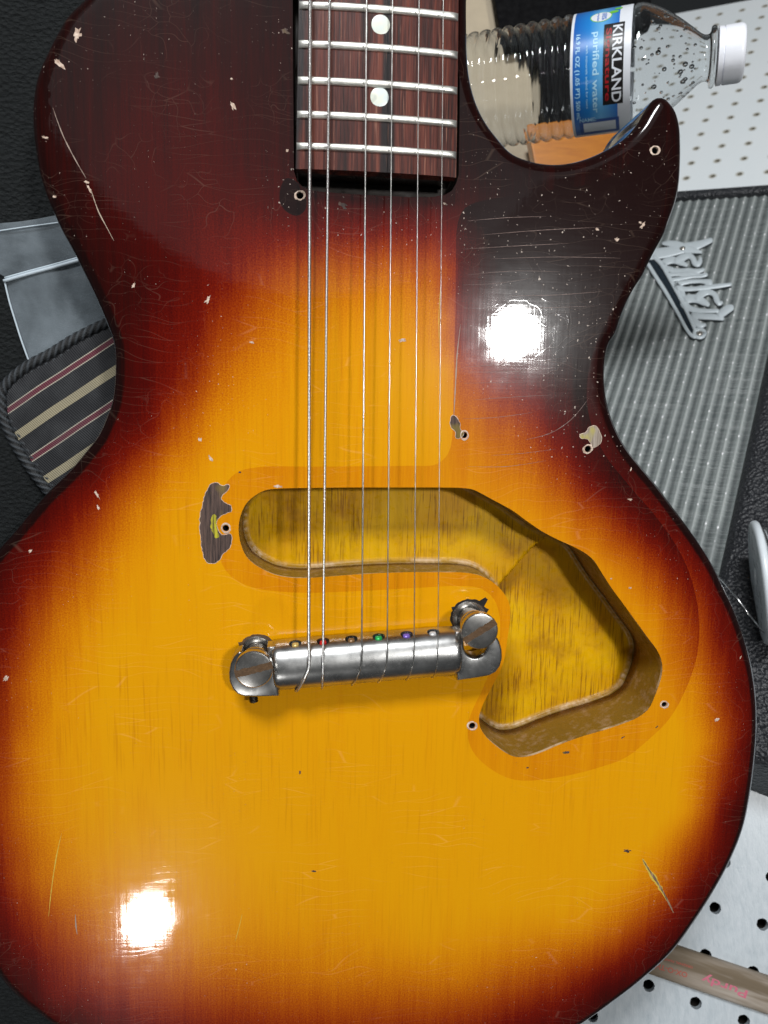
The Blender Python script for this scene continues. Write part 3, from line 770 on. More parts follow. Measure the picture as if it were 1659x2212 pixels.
for n in (19, 21, 17):
    y = (fy(n) + fy(n - 1)) / 2 + 1.3; mb = MB()
    mb.lathe((0.35, y, fbz(0, y)), (0, 0, 1), (1, 0, 0), [(3.15, -.4), (3.15, .05), (3.0, .09), (0.01, .09)], 40)
    mb.build("dot_inlay", PEARL, fb, True, ang=30)

# bridge ---------------------------------------------------------------------
ba = math.radians(4.2); BO = np.array([-.92, -.31, 0])
BU = np.array([math.cos(ba), math.sin(ba), 0]); BV = np.array([-math.sin(ba), math.cos(ba), 0])
def bw(u, v, z): return BO + BU * u + BV * v + np.array([0, 0, z])
prof = [(3.0, 3.4), (3.3, 5.0), (3.3, 7.6), (2.8, 10.0), (1.5, 12.1), (-.6, 13.7), (-3.2, 14.7), (-6.0, 15.2), (-8.8, 15.1), (-11.4, 14.3), (-13.7, 12.8), (-15.5, 10.6), (-16.7, 8.2), (-17.3, 6.0), (-17.5, 4.2), (-17.2, 3.4)]
prof = [(-7.3 + (v + 7.1) * .92, z) for v, z in prof]
pp = catmull(prof, False, 1.0)
cv = np.array([-7.0, 6.5])
secs = [(-35.2, .86), (-34.9, .93), (-34.2, .975), (-33, .995)] + [(u, 1.0) for u in np.linspace(-30, 30, 13)] + [(33, .995), (34.2, .975), (34.9, .93), (35.2, .86)]
vs = []; k = len(pp)
for u, sc_ in secs:
    for v, z in pp:
        q = cv + (np.array([v, z]) - cv) * sc_
        vs.append(bw(u, q[0], max(q[1], 3.3)))
m = len(secs)
fs = [(i * k + j, (i + 1) * k + j, (i + 1) * k + (j + 1) % k, i * k + (j + 1) % k) for i in range(m - 1) for j in range(k)]
fs += [tuple(range(k))[::1], tuple((m - 1) * k + j for j in range(k))[::-1]]
bridge = part("bridge", vs, fs, NICKEL, G, True)
bridge["label"] = "aged nickel wraparound bridge bar"
bm = bmesh.new(); bm.from_mesh(bridge.data); bmesh.ops.recalc_face_normals(bm, faces=bm.faces); bm.to_mesh(bridge.data); bm.free()
HOLES_U = [-26.4, -16.1, -5.5, 4.8, 15.4, 25.5]
cm = MB()
for u in HOLES_U:
    ax = BV * .80 + np.array([0, 0, .6]); ax /= np.linalg.norm(ax)
    cm.lathe(bw(u, -3.2, 5.6), ax, BU, [(0.01, -1), (2.35, -1), (2.35, 14), (0.01, 14)], 20)
cutter = part("cutter", cm.v, cm.f, DARK, G, True)
bm = bmesh.new(); bm.from_mesh(cutter.data); bmesh.ops.remove_doubles(bm, verts=bm.verts, dist=2e-5); bmesh.ops.recalc_face_normals(bm, faces=bm.faces); bm.to_mesh(cutter.data); bm.free()
md = bridge.modifiers.new("holes", 'BOOLEAN'); md.operation = 'DIFFERENCE'; md.solver = 'EXACT'; md.object = cutter
bpy.context.view_layer.update()
dg = bpy.context.evaluated_depsgraph_get()
nm = bpy.data.meshes.new_from_object(bridge.evaluated_get(dg))
bridge.modifiers.clear(); bridge.data = nm
bpy.data.objects.remove(cutter)
if len(nm.materials) == 0: nm.materials.append(NICKEL)
sharp(bridge, 40)
# ears with open slots
def ear(sgn):
    P = [(33.6, 1.7), (36.7, 1.7), (36.8, -1.5)]
    for i in range(0, 13):
        a = math.pi + math.pi * i / 12
        P.append((41.3 + 4.5 * math.cos(a), -4.4 + 4.5 * math.sin(a)))
    P += [(45.8, -1.0), (46.2, 1.0), (47.6, .6), (49.2, -.9), (50.6, -3.4), (51.5, -7), (51.5, -10.4), (50.6, -13.3), (48.9, -15.5), (46.4, -16.7), (42, -17.2), (33.6, -17.4)]
    P = np.array([(x * sgn, y) for x, y in P])
    if area2(P) < 0: P = P[::-1]
    N = normals2(P); n = len(P); verts = []; faces = []
    V, F = cdt([(P - N * .9, True)], [])
    cen = np.array([V[list(f)].mean(0) for f in F]); ok = inside(P - N * .9, cen)
    F = [tuple(f) if area2(V[list(f)]) > 0 else tuple(reversed(f)) for f, kk in zip(F, ok) if kk]
    verts = [bw(x, y, 11.0) for x, y in V]; faces = list(F); prev = list(range(n))
    for off, z in ((.6, 10.9), (.25, 10.6), (.05, 10.1), (0, 9.3), (0, 3.2)):
        b0 = len(verts); Q = P - N * off; verts += [bw(x, y, z) for x, y in Q]; cur = list(range(b0, b0 + n))
        faces += [(prev[i], cur[i], cur[(i + 1) % n], prev[(i + 1) % n]) for i in range(n)]; prev = cur
    o = part("ear", verts, faces, NICKEL, bridge, True); sharp(o, 50)
for s in (-1, 1): ear(s)
BALL = [(.55, .38, .12), (.62, .02, .02), (.22, .12, .05), (.03, .42, .10), (.22, .14, .55), (.6, .6, .6)]
for i, u in enumerate(HOLES_U):
    mb = MB(); o_ = bw(u, .1, 7.9)
    mb.lathe(o_, BU, BV, [(.3, -1.3), (1.0, -1.35), (1.5, -.95), (1.6, 0), (1.5, .95), (1.0, 1.35), (.3, 1.3)], 18)
    t = plain("ball_end_colour", BALL[i], .25, .2)
    mb.build("string_ball_end", t, bridge, True)
# intonation set screw poking out of the back of the left ear
mb = MB(); mb.tube([bw(-43.6, -14, 6.2), bw(-43.6, -17.6, 6.2), bw(-43.6, -20.6, 6.2)], [1.5, 1.5, 1.35], 14)
for i in range(5):
    mb.lathe(bw(-43.6, -17.7 - i * .62, 6.2), -BV, BU, [(1.5, 0), (1.72, .2), (1.5, .4)], 16)
mb.build("set_screw", make_metal("dark_screw", (.10, .085, .07), .4), bridge, True)
# studs: threaded bushing in the body, shank, and the big slotted head
for (tx, ty), zt, slot_ang in (((548, 1447), 19.0, 14), ((1037, 1364), 19.0, 33)):
    c = at(tx, ty, zt); c = np.array([c[0], c[1], 0])
    st = empty("bridge_stud", (0, 0, 0)); st.parent = G; ROOT[st.name] = np.zeros(3)
    if tx > 800: st["label"] = "raised slotted stud standing clear of its ear slot"
    mb = MB()
    mb.lathe(c, (0, 0, 1), (1, 0, 0), [(0.01, zt - .05), (6.0, zt), (6.5, zt - .12), (6.8, zt - .5), (6.8, zt - 3.2), (6.5, zt - 3.6), (4.4, zt - 3.7), (4.3, zt - 4.4), (4.3, zt - 7.4), (5.3, zt - 7.6), (5.6, zt - 8.0), (5.6, zt - 9.2), (5.3, zt - 9.6), (4.4, zt - 9.7), (4.4, -8)], 40)
    hd = mb.build("head", STUDM, st, True, ang=35)
    # slot: rusty groove right across the head
    a = math.radians(slot_ang); u = np.array([math.cos(a), math.sin(a), 0]); v = np.array([-u[1], u[0], 0]); mb = MB(); hw_, hl = 1.3, 6.83
    rr = random.Random(int(tx)); top = []; bot = []
    for i in range(15):
        q = -hl + 2 * hl * i / 14; top.append(c + u * q + v * (hw_ + rr.uniform(-.18, .18)) + np.array([0, 0, zt + .04])); bot.append(c + u * q - v * (hw_ + rr.uniform(-.18, .18)) + np.array([0, 0, zt + .04]))
    q_ = len(top); low = [p - np.array([0, 0, .5]) for p in top] + [p - np.array([0, 0, .5]) for p in bot]
    mb.add(top + bot + low, [(i, q_ + i, q_ + i + 1, i + 1) for i in range(q_ - 1)] + [(i, i + 1, 2 * q_ + i + 1, 2 * q_ + i) for i in range(q_ - 1)] + [(q_ + i, 3 * q_ + i, 3 * q_ + i + 1, q_ + i + 1) for i in range(q_ - 1)] + [(0, 2 * q_, 3 * q_, q_), (q_ - 1, 2 * q_ - 1, 4 * q_ - 1, 3 * q_ - 1)])
    mb.build("slot", RUST, st, False)
    # splintered black ring in the lacquer round the bushing
    P = []
    for i in range(48):
        w = 7.4 + rr.uniform(-.25, .25) + (.9 if i % 17 == 3 else 0) + (2.6 if tx > 800 and i in (6, 7) else 0)
        P.append((c[0] + w * math.cos(2 * math.pi * i / 48), c[1] + w * math.sin(2 * math.pi * i / 48)))
    patch("bushing_ring", P, DARK if tx > 800 else RUST, .01, .08, st)
    mb = MB(); mb.lathe(c, (0, 0, 1), (1, 0, 0), [(6.7, 0.0), (6.7, .5), (6.4, .8), (5.0, .85), (4.5, .5), (4.5, -2)], 36)
    mb.build("bushing", STUDM, st, True, ang=40)

# strings --------------------------------------------------------------------
top_x = [669.7, 712, 792, 848, 905.3, 957.7]
bri_x = [(664.7, 1412), (695.5, 1410), (779.5, 1404), (834.7, 1399), (893, 1394), (944.7, 1389)]
end_u = [-27.4, -17.6, -6.4, 3.6, 14.4, 24.5]
rad = [.60, .46, .30, .235, .185, .145]
for i in range(6):
    r = rad[i]
    A = at(*bri_x[i], 15.6 + r)
    ub = float(np.dot(A - BO, BU))
    pts = []
    uend = end_u[i]
    for kk, (v, z) in enumerate([(-15.0, 3.9), (-16.9, 4.5), (-17.75, 6.0), (-17.2, 8.4), (-16.0, 10.9), (-14.1, 13.2), (-11.6, 14.75), (-8.8, 15.6), (-5.6, 15.6)]):
        s = min(1, max(0, (v + 17.2) / 11.5)) if kk > 1 else 0
        v = -7.3 + (v + 7.1) * .92
        p = bw(uend + (ub - uend) * s, v, z); n_ = np.array([v + 7, z - 6.5]); n_ /= np.linalg.norm(n_)
        pts.append(p + BV * n_[0] * (r - .35) + np.array([0, 0, n_[1] * (r - .35)]))
    T1 = at(top_x[i], 0, 10.6); T2 = T1 + (T1 - pts[-1]) * .28
    for q in (.05, .2, .5, .8): pts.append(pts[8] + (T1 - pts[8]) * q) if False else None
    last = pts[-1]
    for q in (.04, .25, .5, .75, 1.0): pts.append(last + (T1 - last) * q)
    pts.append(T2)
    fine = catmull(np.array(pts[:10]), False, .7)
    mb = MB(); mb.tube(list(fine) + pts[10:], r, 12)
    ball = pts[0]
    o = mb.build("string", WOUND if i < 2 else STEEL, G, True)
    # twisted wrap at the ball end, where the string leaves the bar
    if i < 6:
        mb = MB(); e0 = pts[1]
        mb.tube([e0 + BV * 1.2, e0, e0 - BV * .5 + np.array([0, 0, .1])], [r * 1.5, r * 1.7, r * .9], 10)
        mb.build("end_wrap", STEEL if i > 1 else WOUND, o, True)
#@@BACKGROUND@@
# ------------------------------------------------------------------ the amplifier
FA = Frame(575, .461, -.734, -.170)
def amp_uv(x, y, h=0): return FA.hit(x, y, h)
ur = .5 * (amp_uv(1656, 825)[0] + amp_uv(1540, 1230)[0]); vt = .5 * (amp_uv(1475, 440)[1] + amp_uv(1650, 417)[1])
vb = amp_uv(1640, 1655)[1]; ul = ur - 215; bar = 60.0
AMP = empty("guitar_amplifier", FA.w(ur - 80, vb), "small guitar amplifier with silver ribbed grille cloth and black pebbled covering, right of the guitar", "amplifier")
def make_tolex():
    t = NT("black_tolex"); o = t.obj()
    v = t.vor(o, 560, 'SMOOTH_F1'); nz = t.noise(o, 420, 3)
    h = t.math('ADD', v, t.math('MULTIPLY', nz, .6))
    t.p(Base_Color=t.mix(nz, (.012, .013, .016), (.03, .032, .037)), Roughness=.42, Normal=t.bump(h, 1.0, .0016)); return t.m
TOLEX = make_tolex()
def rbox(u0, u1, v0, v1, h0, h1, r, fr, k=5):
    """bar with rounded long edges in a frame"""
    mb = MB(); P = []
    for cu, cv_, a0 in ((u1 - r, v1 - r, 0), (u0 + r, v1 - r, 90), (u0 + r, v0 + r, 180), (u1 - r, v0 + r, 270)):
        for i in range(k + 1):
            a = math.radians(a0 + 90 * i / k); P.append((cu + r * math.cos(a), cv_ + r * math.sin(a)))
    P = np.array(P); N = normals2(P); n = len(P); vs = []; fs = []
    lv = [(r * (1 - math.sin(math.pi / 2 * i / k)), h1 - r * (1 - math.cos(math.pi / 2 * i / k))) for i in range(k, -1, -1)]
    lv = [(r - r * math.sin(math.pi / 2 * i / k), h1 - r + r * math.cos(math.pi / 2 * i / k)) for i in range(k + 1)] + [(0, h0)]
    for off, h in lv: vs += [fr.w(x, y, h) for x, y in P - N * min(off, r * .98)]
    for q in range(len(lv) - 1): fs += [(q * n + i, (q + 1) * n + i, (q + 1) * n + (i + 1) % n, q * n + (i + 1) % n) for i in range(n)]
    fs.append(tuple(range(n)))
    mb.add(vs, fs); return mb
rbox(ur + .5, ur + bar, vb, vt + 9, -70, 9, 8.5, FA).build("side_panel", TOLEX, AMP)
rbox(ul, ur, vt, vt + 9, -70, 5, 2.5, FA).build("top_rail", TOLEX, AMP)
rbox(ul, ur, vb, vb + 25, -70, 9, 8, FA).build("bottom_rail", TOLEX, AMP)
rbox(ul - 20, ul - .5, vb, vt + 9, -70, 9, 8, FA).build("side_panel", TOLEX, AMP)
mbk = MB(); mbk.add([FA.w(a, b, -68) for a, b in ((ul, vb + 25), (ur, vb + 25), (ur, vt), (ul, vt))], [(0, 1, 2, 3)]); mbk.build("back_panel", DARK, AMP, False)
# grille cloth: ribs are real corrugations, the weave is material
def make_grille():
    t = NT("silver_grille_cloth"); o = t.obj(); rb = t.attr("rib"); al = t.attr("along")
    cc = t.n('ShaderNodeCombineXYZ', i_0=rb, i_1=al).outputs[0]
    weave = t.noise(t.map(cc, (3.0, 60, 1)), 1.0, 3, .7)
    cross = t.noise(t.map(cc, (.15, 22, 1)), 1.0, 2, .6)
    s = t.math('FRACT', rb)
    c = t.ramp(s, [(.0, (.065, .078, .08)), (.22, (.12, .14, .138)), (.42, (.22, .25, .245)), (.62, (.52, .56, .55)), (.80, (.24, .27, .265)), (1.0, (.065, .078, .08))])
    c = t.mix(t.ramp(weave, [(.35, .55), (.6, 0.0)]), c, (.11, .13, .13))
    c = t.mix(t.ramp(cross, [(.5, 0.0), (.66, .45)]), c, (.55, .58, .57))
    t.p(Base_Color=c, Roughness=.38, Metallic=.25, Normal=t.bump(weave, .5, .0008)); return t.m
pitch = 7.45; nu = int((ur - ul) / pitch * 10); vs = []; ribs = []; alv = []
vv = np.linspace(vb + 24, vt + .5, 40)
for v in vv:
    for i in range(nu + 1):
        u = ul + (ur + 1 - ul) * i / nu; ph = u / pitch
        fr_ = ph % 1.0; h = 1.5 * math.exp(-((fr_ - .62) / .2) ** 2) + .7 * math.exp(-((fr_ - .25) / .16) ** 2)
        vs.append(FA.w(u, v, -1 + h)); ribs.append(ph); alv.append(v / 10)
fs = [(j * (nu + 1) + i, j * (nu + 1) + i + 1, (j + 1) * (nu + 1) + i + 1, (j + 1) * (nu + 1) + i) for j in range(39) for i in range(nu)]
gr = part("grille_cloth", vs, fs, make_grille(), AMP, True); attr(gr, "rib", ribs); attr(gr, "along", alv)
# glinting thread knots along the ribs
mb = MB(); rk = random.Random(3)
for c in range(int(ul / pitch) - 1, int(ur / pitch) + 1):
    v = vb + 26 + rk.uniform(0, 12)
    while v < vt - 2:
        u = (c + .60) * pitch
        if ul + 2 < u < ur - 2:
            o_ = FA.w(u, v, .75); a_, b_, n_ = FA.a, FA.b, FA.n
            kk = rk.uniform(.5, 1.25); a_ = a_ * kk; b_ = b_ * kk; q = [o_ + a_ * .6, o_ + b_ * 1.2, o_ - a_ * .6, o_ - b_ * 1.2, o_ + n_ * .6]
            mb.add(q, [(0, 1, 4), (1, 2, 4), (2, 3, 4), (3, 0, 4)])
        v += rk.uniform(6, 34)
kn = mb.build("thread_knots", plain("silver_thread", (.95, .96, 1.0), .25, .0), gr, True); kn["kind"] = "stuff"
# script badge ---------------------------------------------------------------
def lt(c): return (1371.5 + c[0] / 6.72, 482.8 + c[1] / 6.72)
BH = 2.6
mmpx = np.linalg.norm(np.array(amp_uv(*lt((900, 900)), BH)) - np.array(amp_uv(*lt((1000, 900)), BH))) / 100
BADGE = make_metal("badge_grey", (.36, .40, .42), .4, .1)
BADGE = plain("badge_grey_plastic", (.52, .58, .61), .35, .1, .06)
BADGE_SIDE_SHADE = plain("badge_side_shade", (.05, .06, .065), .5)  # shadow outline round the letters, put into a dark side colour
badge = empty("logo_badge", (0, 0, 0)); badge.parent = AMP; badge.location = (0, 0, 0); ROOT[badge.name] = ROOT[AMP.name]
lev = [0]
def stroke(pts, wid, name="letter_stroke", mat=None, h=None):
    src = np.array(pts, float); P = catmull(src, False, 22.0); n = len(P)
    wid = wid if hasattr(wid, '__len__') else [wid] * len(pts)
    cs = np.concatenate([[0], np.cumsum(np.linalg.norm(np.diff(src, axis=0), axis=1))]); cp = np.concatenate([[0], np.cumsum(np.linalg.norm(np.diff(P, axis=0), axis=1))])
    w = np.interp(cp / cp[-1] * cs[-1], cs, wid) * (1.0 if name != 'letter_stroke' else 1.28)
    t = np.gradient(P, axis=0); t /= np.linalg.norm(t, axis=1)[:, None]; nn = np.stack([-t[:, 1], t[:, 0]], 1)
    lev[0] += 1; hh = (h or BH) + .03 * (lev[0] % 9)
    L = P + nn * w[:, None]; R = P - nn * w[:, None]
    cap1 = [P[-1] + t[-1] * w[-1] * math.sin(a) * .7 + nn[-1] * w[-1] * math.cos(a) for a in np.linspace(0, math.pi, 7)[1:-1]]
    cap0 = [P[0] - t[0] * w[0] * math.sin(a) * .7 - nn[0] * w[0] * math.cos(a) for a in np.linspace(0, math.pi, 7)[1:-1]]
    loop = np.array(list(L) + cap1 + list(R[::-1]) + cap0)
    C = np.vstack([P, [P[-1]] * 5, P[::-1], [P[0]] * 5])
    tomm = lambda A: np.array([amp_uv(*lt(q), BH) for q in A])
    loop = tomm(loop); C = tomm(C)
    m = len(loop); vs = []; fs = []
    inn = C + (loop - C) * .82
    # top is a strip between matching sides
    vs += [FA.w(x, y, hh) for x, y in inn] + [FA.w(x, y, hh - .5) for x, y in loop] + [FA.w(x, y, .6) for x, y in loop]
    fs += [(i, m + i, m + (i + 1) % m, (i + 1) % m)[::-1] for i in range(m)] + [(m + i, 2 * m + i, 2 * m + (i + 1) % m, m + (i + 1) % m)[::-1] for i in range(m)]
    for i in range(n - 1): fs.append((i, i + 1, n + 5 + n - 2 - i, n + 5 + n - 1 - i)[::-1])
    fs.append(tuple([n - 1] + list(range(n, n + 6)))[::-1]); fs.append(tuple([2 * n + 4] + list(range(2 * n + 5, 2 * n + 10)) + [0])[::-1])
    o = part(name, vs, fs, [mat or BADGE, BADGE_SIDE_SHADE], badge, True)
    for i_, pl in enumerate(o.data.polygons):
        if m <= i_ < 2 * m: pl.material_index = 1
    bm = bmesh.new(); bm.from_mesh(o.data); bmesh.ops.recalc_face_normals(bm, faces=bm.faces); bm.to_mesh(o.data); bm.free()
    return o
stroke([(200, 445), (330, 430), (560, 390), (720, 345), (900, 308), (1105, 235)], [60, 62, 55, 55, 48, 28])
stroke([(405, 285), (500, 285), (600, 308), (720, 350), (860, 385), (960, 412)], [16, 34, 48, 55, 34, 14])
stroke([(750, 600), (660, 560), (560, 525), (455, 545), (410, 595), (450, 640), (540, 662)], [22, 34, 40, 42, 40, 32, 28])
stroke([(600, 540), (690, 490), (780, 460), (840, 500), (870, 570), (915, 585), (945, 545), (950, 500)], [40, 42, 34, 32, 34, 34, 26, 18])
stroke([(460, 655), (600, 690), (760, 700), (900, 690), (1000, 665)], [22, 34, 48, 30, 18])
stroke([(490, 740), (640, 735), (800, 735), (930, 755), (1040, 740)], [22, 20, 45, 26, 20])
stroke([(530, 815), (700, 790), (860, 770), (990, 765)], [22, 20, 14, 12])
stroke([(1090, 850), (960, 835), (800, 840), (690, 860), (620, 880), (610, 910), (700, 945), (860, 945), (1000, 930), (1200, 905), (1390, 882)], [36, 22, 24, 26, 44, 44, 28, 24, 26, 26, 18])
stroke([(1090, 850), (1080, 890), (1000, 925)], [30, 34, 24])
stroke([(590, 960), (680, 985), (690, 1040), (720, 1090)], [26, 34, 34, 40])
stroke([(1065, 1175), (1000, 1135), (900, 1090), (790, 1085), (725, 1115), (720, 1170), (790, 1225), (900, 1255), (1050, 1265), (1205, 1262)], [24, 40, 46, 48, 48, 46, 36, 28, 24, 22])
stroke([(900, 1085), (980, 1010), (1080, 990), (1160, 1030), (1190, 1110), (1225, 1158), (1262, 1140)], [44, 44, 30, 32, 34, 28, 18])
stroke([(835, 1330), (1000, 1345), (1150, 1350), (1275, 1375)], [34, 34, 36, 24])
stroke([(1225, 1330), (1290, 1275), (1360, 1230), (1405, 1215)], [40, 48, 46, 36])
stroke([(850, 1330), (862, 1400), (905, 1450), (975, 1478), (1020, 1465)], [30, 42, 42, 26, 18])
stroke([(195, 590), (300, 760), (430, 960), (620, 1290), (800, 1600), (870, 1640)], [22, 22, 22, 20, 20, 24])
stroke([(280, 480), (380, 580), (480, 745), (560, 890), (660, 1075), (760, 1290), (870, 1535)], [26, 24, 24, 24, 24, 20, 20])
stroke([(240, 520), (340, 690), (500, 930), (640, 1180), (760, 1410), (835, 1570)], [55, 62, 56, 46, 34, 14], "dark_inlay", plain("badge_inlay", (.014, .022, .030), .3), 1.6)
def ringpath(c, r, a0=0): return [(c[0] + r * math.cos(a0 + 2 * math.pi * i / 14), c[1] + r * .78 * math.sin(a0 + 2 * math.pi * i / 14)) for i in range(15)]
stroke(ringpath((938, 1588), 78), 20)
SCREWM = plain("brass_pin", (.62, .58, .52), .25, .9)
for c in ((938, 1585), (690, 362)):
    u, v = amp_uv(*lt(c), BH); mb = MB(); mb.lathe(FA.w(u, v, BH - .4 + (.9 if c[0] < 900 else 0)), FA.n, FA.a, [(46 * mmpx, -2), (44 * mmpx, .0), (26 * mmpx, .35), (.01, .5)], 18)
    mb.build("pin", SCREWM, badge, True)

# ------------------------------------------------------------------ spool of wire
sp_c = deep(1634, 1258, 405.0)
ax = CAM_M @ np.array([.93, .10, .36]); ax /= np.linalg.norm(ax)
sx = np.cross(ax, CAM_M @ np.array([0, 1.0, 0])); sx /= np.linalg.norm(sx)
SPOOL = empty("wire_spool", sp_c - FB.n * 34, "white plastic spool of bare silver wire at the right edge, beside the amplifier", "spool")
WP = plain("milky_plastic", (.72, .78, .82), .3, 0, .05, 200, Subsurface_Weight=.0)
mb = MB(); mb.lathe(sp_c, ax, sx, [(8, 0), (31.5, 0), (33, .4), (33.8, 1.4), (33.8, 3.0), (33, 4.0), (31.5, 4.4), (8, 4.4), (8, 0)], 72); mb.build("flange", WP, SPOOL, True, ang=40)
mb = MB(); mb.lathe(sp_c + ax * 40, ax, sx, [(8, 0), (31.5, 0), (33, .4), (33.8, 1.4), (33.8, 3.0), (33, 4.0), (31.5, 4.4), (8, 4.4), (8, 0)], 72); mb.build("flange", WP, SPOOL, True, ang=40)
mb = MB()
for i in range(22):
    mb.lathe(sp_c + ax * (5.4 + i * 1.55), ax, sx, [(27.6 + .5 * math.sin(i * 1.7), -.8), (28.3 + .5 * math.sin(i * 1.7), -.4), (28.5 + .5 * math.sin(i * 1.7), 0), (28.3 + .5 * math.sin(i * 1.7), .4), (27.6 + .5 * math.sin(i * 1.7), .8)], 60)
mb.build("wire_winding", make_metal("bright_wire", (.80, .80, .80), .18, .05), SPOOL, True)
W0 = deep(1655, 1372, 396); W1 = deep(1620, 1330, 380); W2 = deep(1585, 1283, 385); W3 = deep(1556, 1250, 400); W4 = deep(1536, 1232, 410); W5 = deep(1500, 1222, 430)
mb = MB(); mb.tube(catmull(np.array([W0, W1, W2, W3, W4, W5]), False, 2.0), .45, 8); mb.build("loose_wire_end", make_metal("bright_wire", (.80, .80, .80), .18, .05), SPOOL)
# small steel screw lying in a pegboard hole
u, v = FB.hit(1655, 1415, 3); c = FB.w(u, v, 0); SC_ = empty("steel_ball_pin", c, "small shiny steel pin head in the pegboard below the wire spool", "pin")
mb = MB(); mb.lathe(c, FB.n, FB.a, [(2.0, -4), (2.0, 1.5), (3.6, 2.2), (4.2, 4), (3.6, 5.8), (2, 7), (.01, 7.4)], 24); mb.build("pin_head", make_metal("pin_steel", (.7, .66, .62), .2, .1), SC_)

# ------------------------------------------------------------------ text helper
def text_mesh(s, bold=False):
    cu = bpy.data.curves.new("txt", 'FONT'); cu.body = s; cu.size = 1.0; cu.resolution_u = 3; cu.offset = .018 if bold else 0.0
    o = bpy.data.objects.new("txt", cu); COL.objects.link(o); bpy.context.view_layer.update()
    me = bpy.data.meshes.new_from_object(o.evaluated_get(bpy.context.evaluated_depsgraph_get()))
    bm = bmesh.new(); bm.from_mesh(me); bmesh.ops.triangulate(bm, faces=bm.faces)
    v = np.array([(q.co.x, q.co.y) for q in bm.verts]); f = [tuple(q.index for q in fc.verts) for fc in bm.faces]
    bm.free(); bpy.data.objects.remove(o); bpy.data.curves.remove(cu); bpy.data.meshes.remove(me)
    lo, hi = v.min(0), v.max(0)
    return (v - lo) / (hi - lo), f

# ------------------------------------------------------------------ paint stirring stick on the bench
HS = 5.0
s0 = np.array(FB.hit(1420, 2070, HS)); s1 = np.array(FB.hit(1700, 2165, HS)); dv = (s1 - s0) / np.linalg.norm(s1 - s0); nv_ = np.array([-dv[1], dv[0]])
e0 = np.array(FB.hit(1500, 2058, HS)); e1 = np.array(FB.hit(1500, 2141, HS)); half = abs((e0 - e1) @ nv_) / 2; midl = (e0 + e1) / 2
def st(a, b, h): q = midl + dv * a + nv_ * b; return FB.w(q[0], q[1], h)
STICK = empty("stir_stick", st(0, 0, 0), "grey weathered wooden paint stirring stick with faded pink and red lettering at lower right", "stick")
def make_stickwood():
    t = NT("weathered_stick"); o = t.obj(); al = t.attr("along"); ac = t.attr("across")
    cc = t.n('ShaderNodeCombineXYZ', i_0=al, i_1=ac).outputs[0]
    g = t.noise(t.map(cc, (.05, 1.3, 1)), 1.0, 4, .65); w = t.noise(t.map(cc, (.30, .6, 1)), 1.0, 4, .7)
    c = t.mix(g, (.085, .058, .03), (.19, .14, .085))
    e = t.ramp(t.math('ABSOLUTE', ac), [(.55, 1.0), (.95, 0.0)])
    c = t.mix(t.math('MULTIPLY', t.ramp(w, [(.44, 0.0), (.6, .85)]), t.ramp(al, [(.0, 0.1), (1, 1.0)])), c, (.40, .35, .30))
    t.p(Base_Color=c, Roughness=.6, Normal=t.bump(g, .4, .0006)); return t.m
vs = []; AL = []; AC = []
prof_s = [(-1, 0), (-1, .45), (-.93, .8), (-.8, .97), (-.6, 1), (0, 1), (.6, 1), (.8, .97), (.93, .8), (1, .45), (1, 0)]
for a in np.linspace(-95, 130, 40):
    for b, h in prof_s: vs.append(st(a, b * half, .15 + h * (HS - .15))); AL.append((a + 20) / 40); AC.append(b)
k = len(prof_s)
stick = part("stick", vs, [(i * k + j, (i + 1) * k + j, (i + 1) * k + j + 1, i * k + j + 1) for i in range(39) for j in range(k - 1)] + [tuple(range(k))[::-1], tuple(39 * k + j for j in range(k))], make_stickwood(), STICK, True)
bm = bmesh.new(); bm.from_mesh(stick.data); bmesh.ops.recalc_face_normals(bm, faces=bm.faces); bm.to_mesh(stick.data); bm.free()
attr(stick, "along", AL); attr(stick, "across", AC)
def print_text(s, p0, p1, p2, mat, name, bold=False):
    """lettering printed on the stick: p0 start of baseline, p1 end of baseline, p2 top of the first letter (photo points)"""
    v, f = text_mesh(s, bold); A = np.array(FB.hit(*p0, HS)); B = np.array(FB.hit(*p1, HS)); C = np.array(FB.hit(*p2, HS))
    P = [A + (B - A) * x + (C - A) * y for x, y in v]
    part(name, [FB.w(q[0], q[1], HS + .06) for q in P], f, mat, stick, False)
PINK = plain("faded_pink_ink", (.52, .13, .19), .7, 0, .35, 1500); RED = plain("faded_red_ink", (.40, .075, .05), .7, 0, .35, 1500)
s4 = lambda x, y: (1344.1 + x / 5.268, 2002.3 + y / 5.268)
print_text("Purdy", s4(1440, 700), s4(925, 515), s4(1405, 815), PINK, "lettering", True)
print_text("OX-O-THIN", s4(745, 520), s4(300, 385), s4(735, 580), RED, "lettering", True)
print_text("ORIGINAL PAINT CO", s4(805, 448), s4(400, 325), s4(800, 475), RED, "lettering", True)

# ------------------------------------------------------------------ left side: black cloth, zip bag, striped pad
def make_blackcloth():
    t = NT("black_coarse_cloth"); o = t.obj()
    v = t.vor(t.map(o, (420, 620, 400), rot=(0, 0, .5)), 1.0, 'F1'); nz = t.noise(o, 90, 4); fz = t.noise(o, 1500, 3, .7)
    c = t.mix(t.math('MULTIPLY', v, nz), (.013, .016, .017), (.003, .004, .0045))
    d = t.n('ShaderNodeTexVoronoi', feature='F1', i_Vector=o, i_Scale=210); rs = t.n('ShaderNodeSeparateColor', i_0=d.outputs['Color'])
    lint = t.math('LESS_THAN', d.outputs['Distance'], t.ramp(rs.outputs[0], [(.86, 0.0), (1, .08)]))
    c = t.mix(t.math('MULTIPLY', lint, .6), c, (.35, .36, .37))
    t.p(Base_Color=c, Roughness=.75, Specular_IOR_Level=.3, Normal=t.bump(t.math('ADD', v, fz), 1.0, .0018)); return t.m
CLOTHM = make_blackcloth()
ZC = -53.0; vs = []; nx_, ny_ = 60, 90
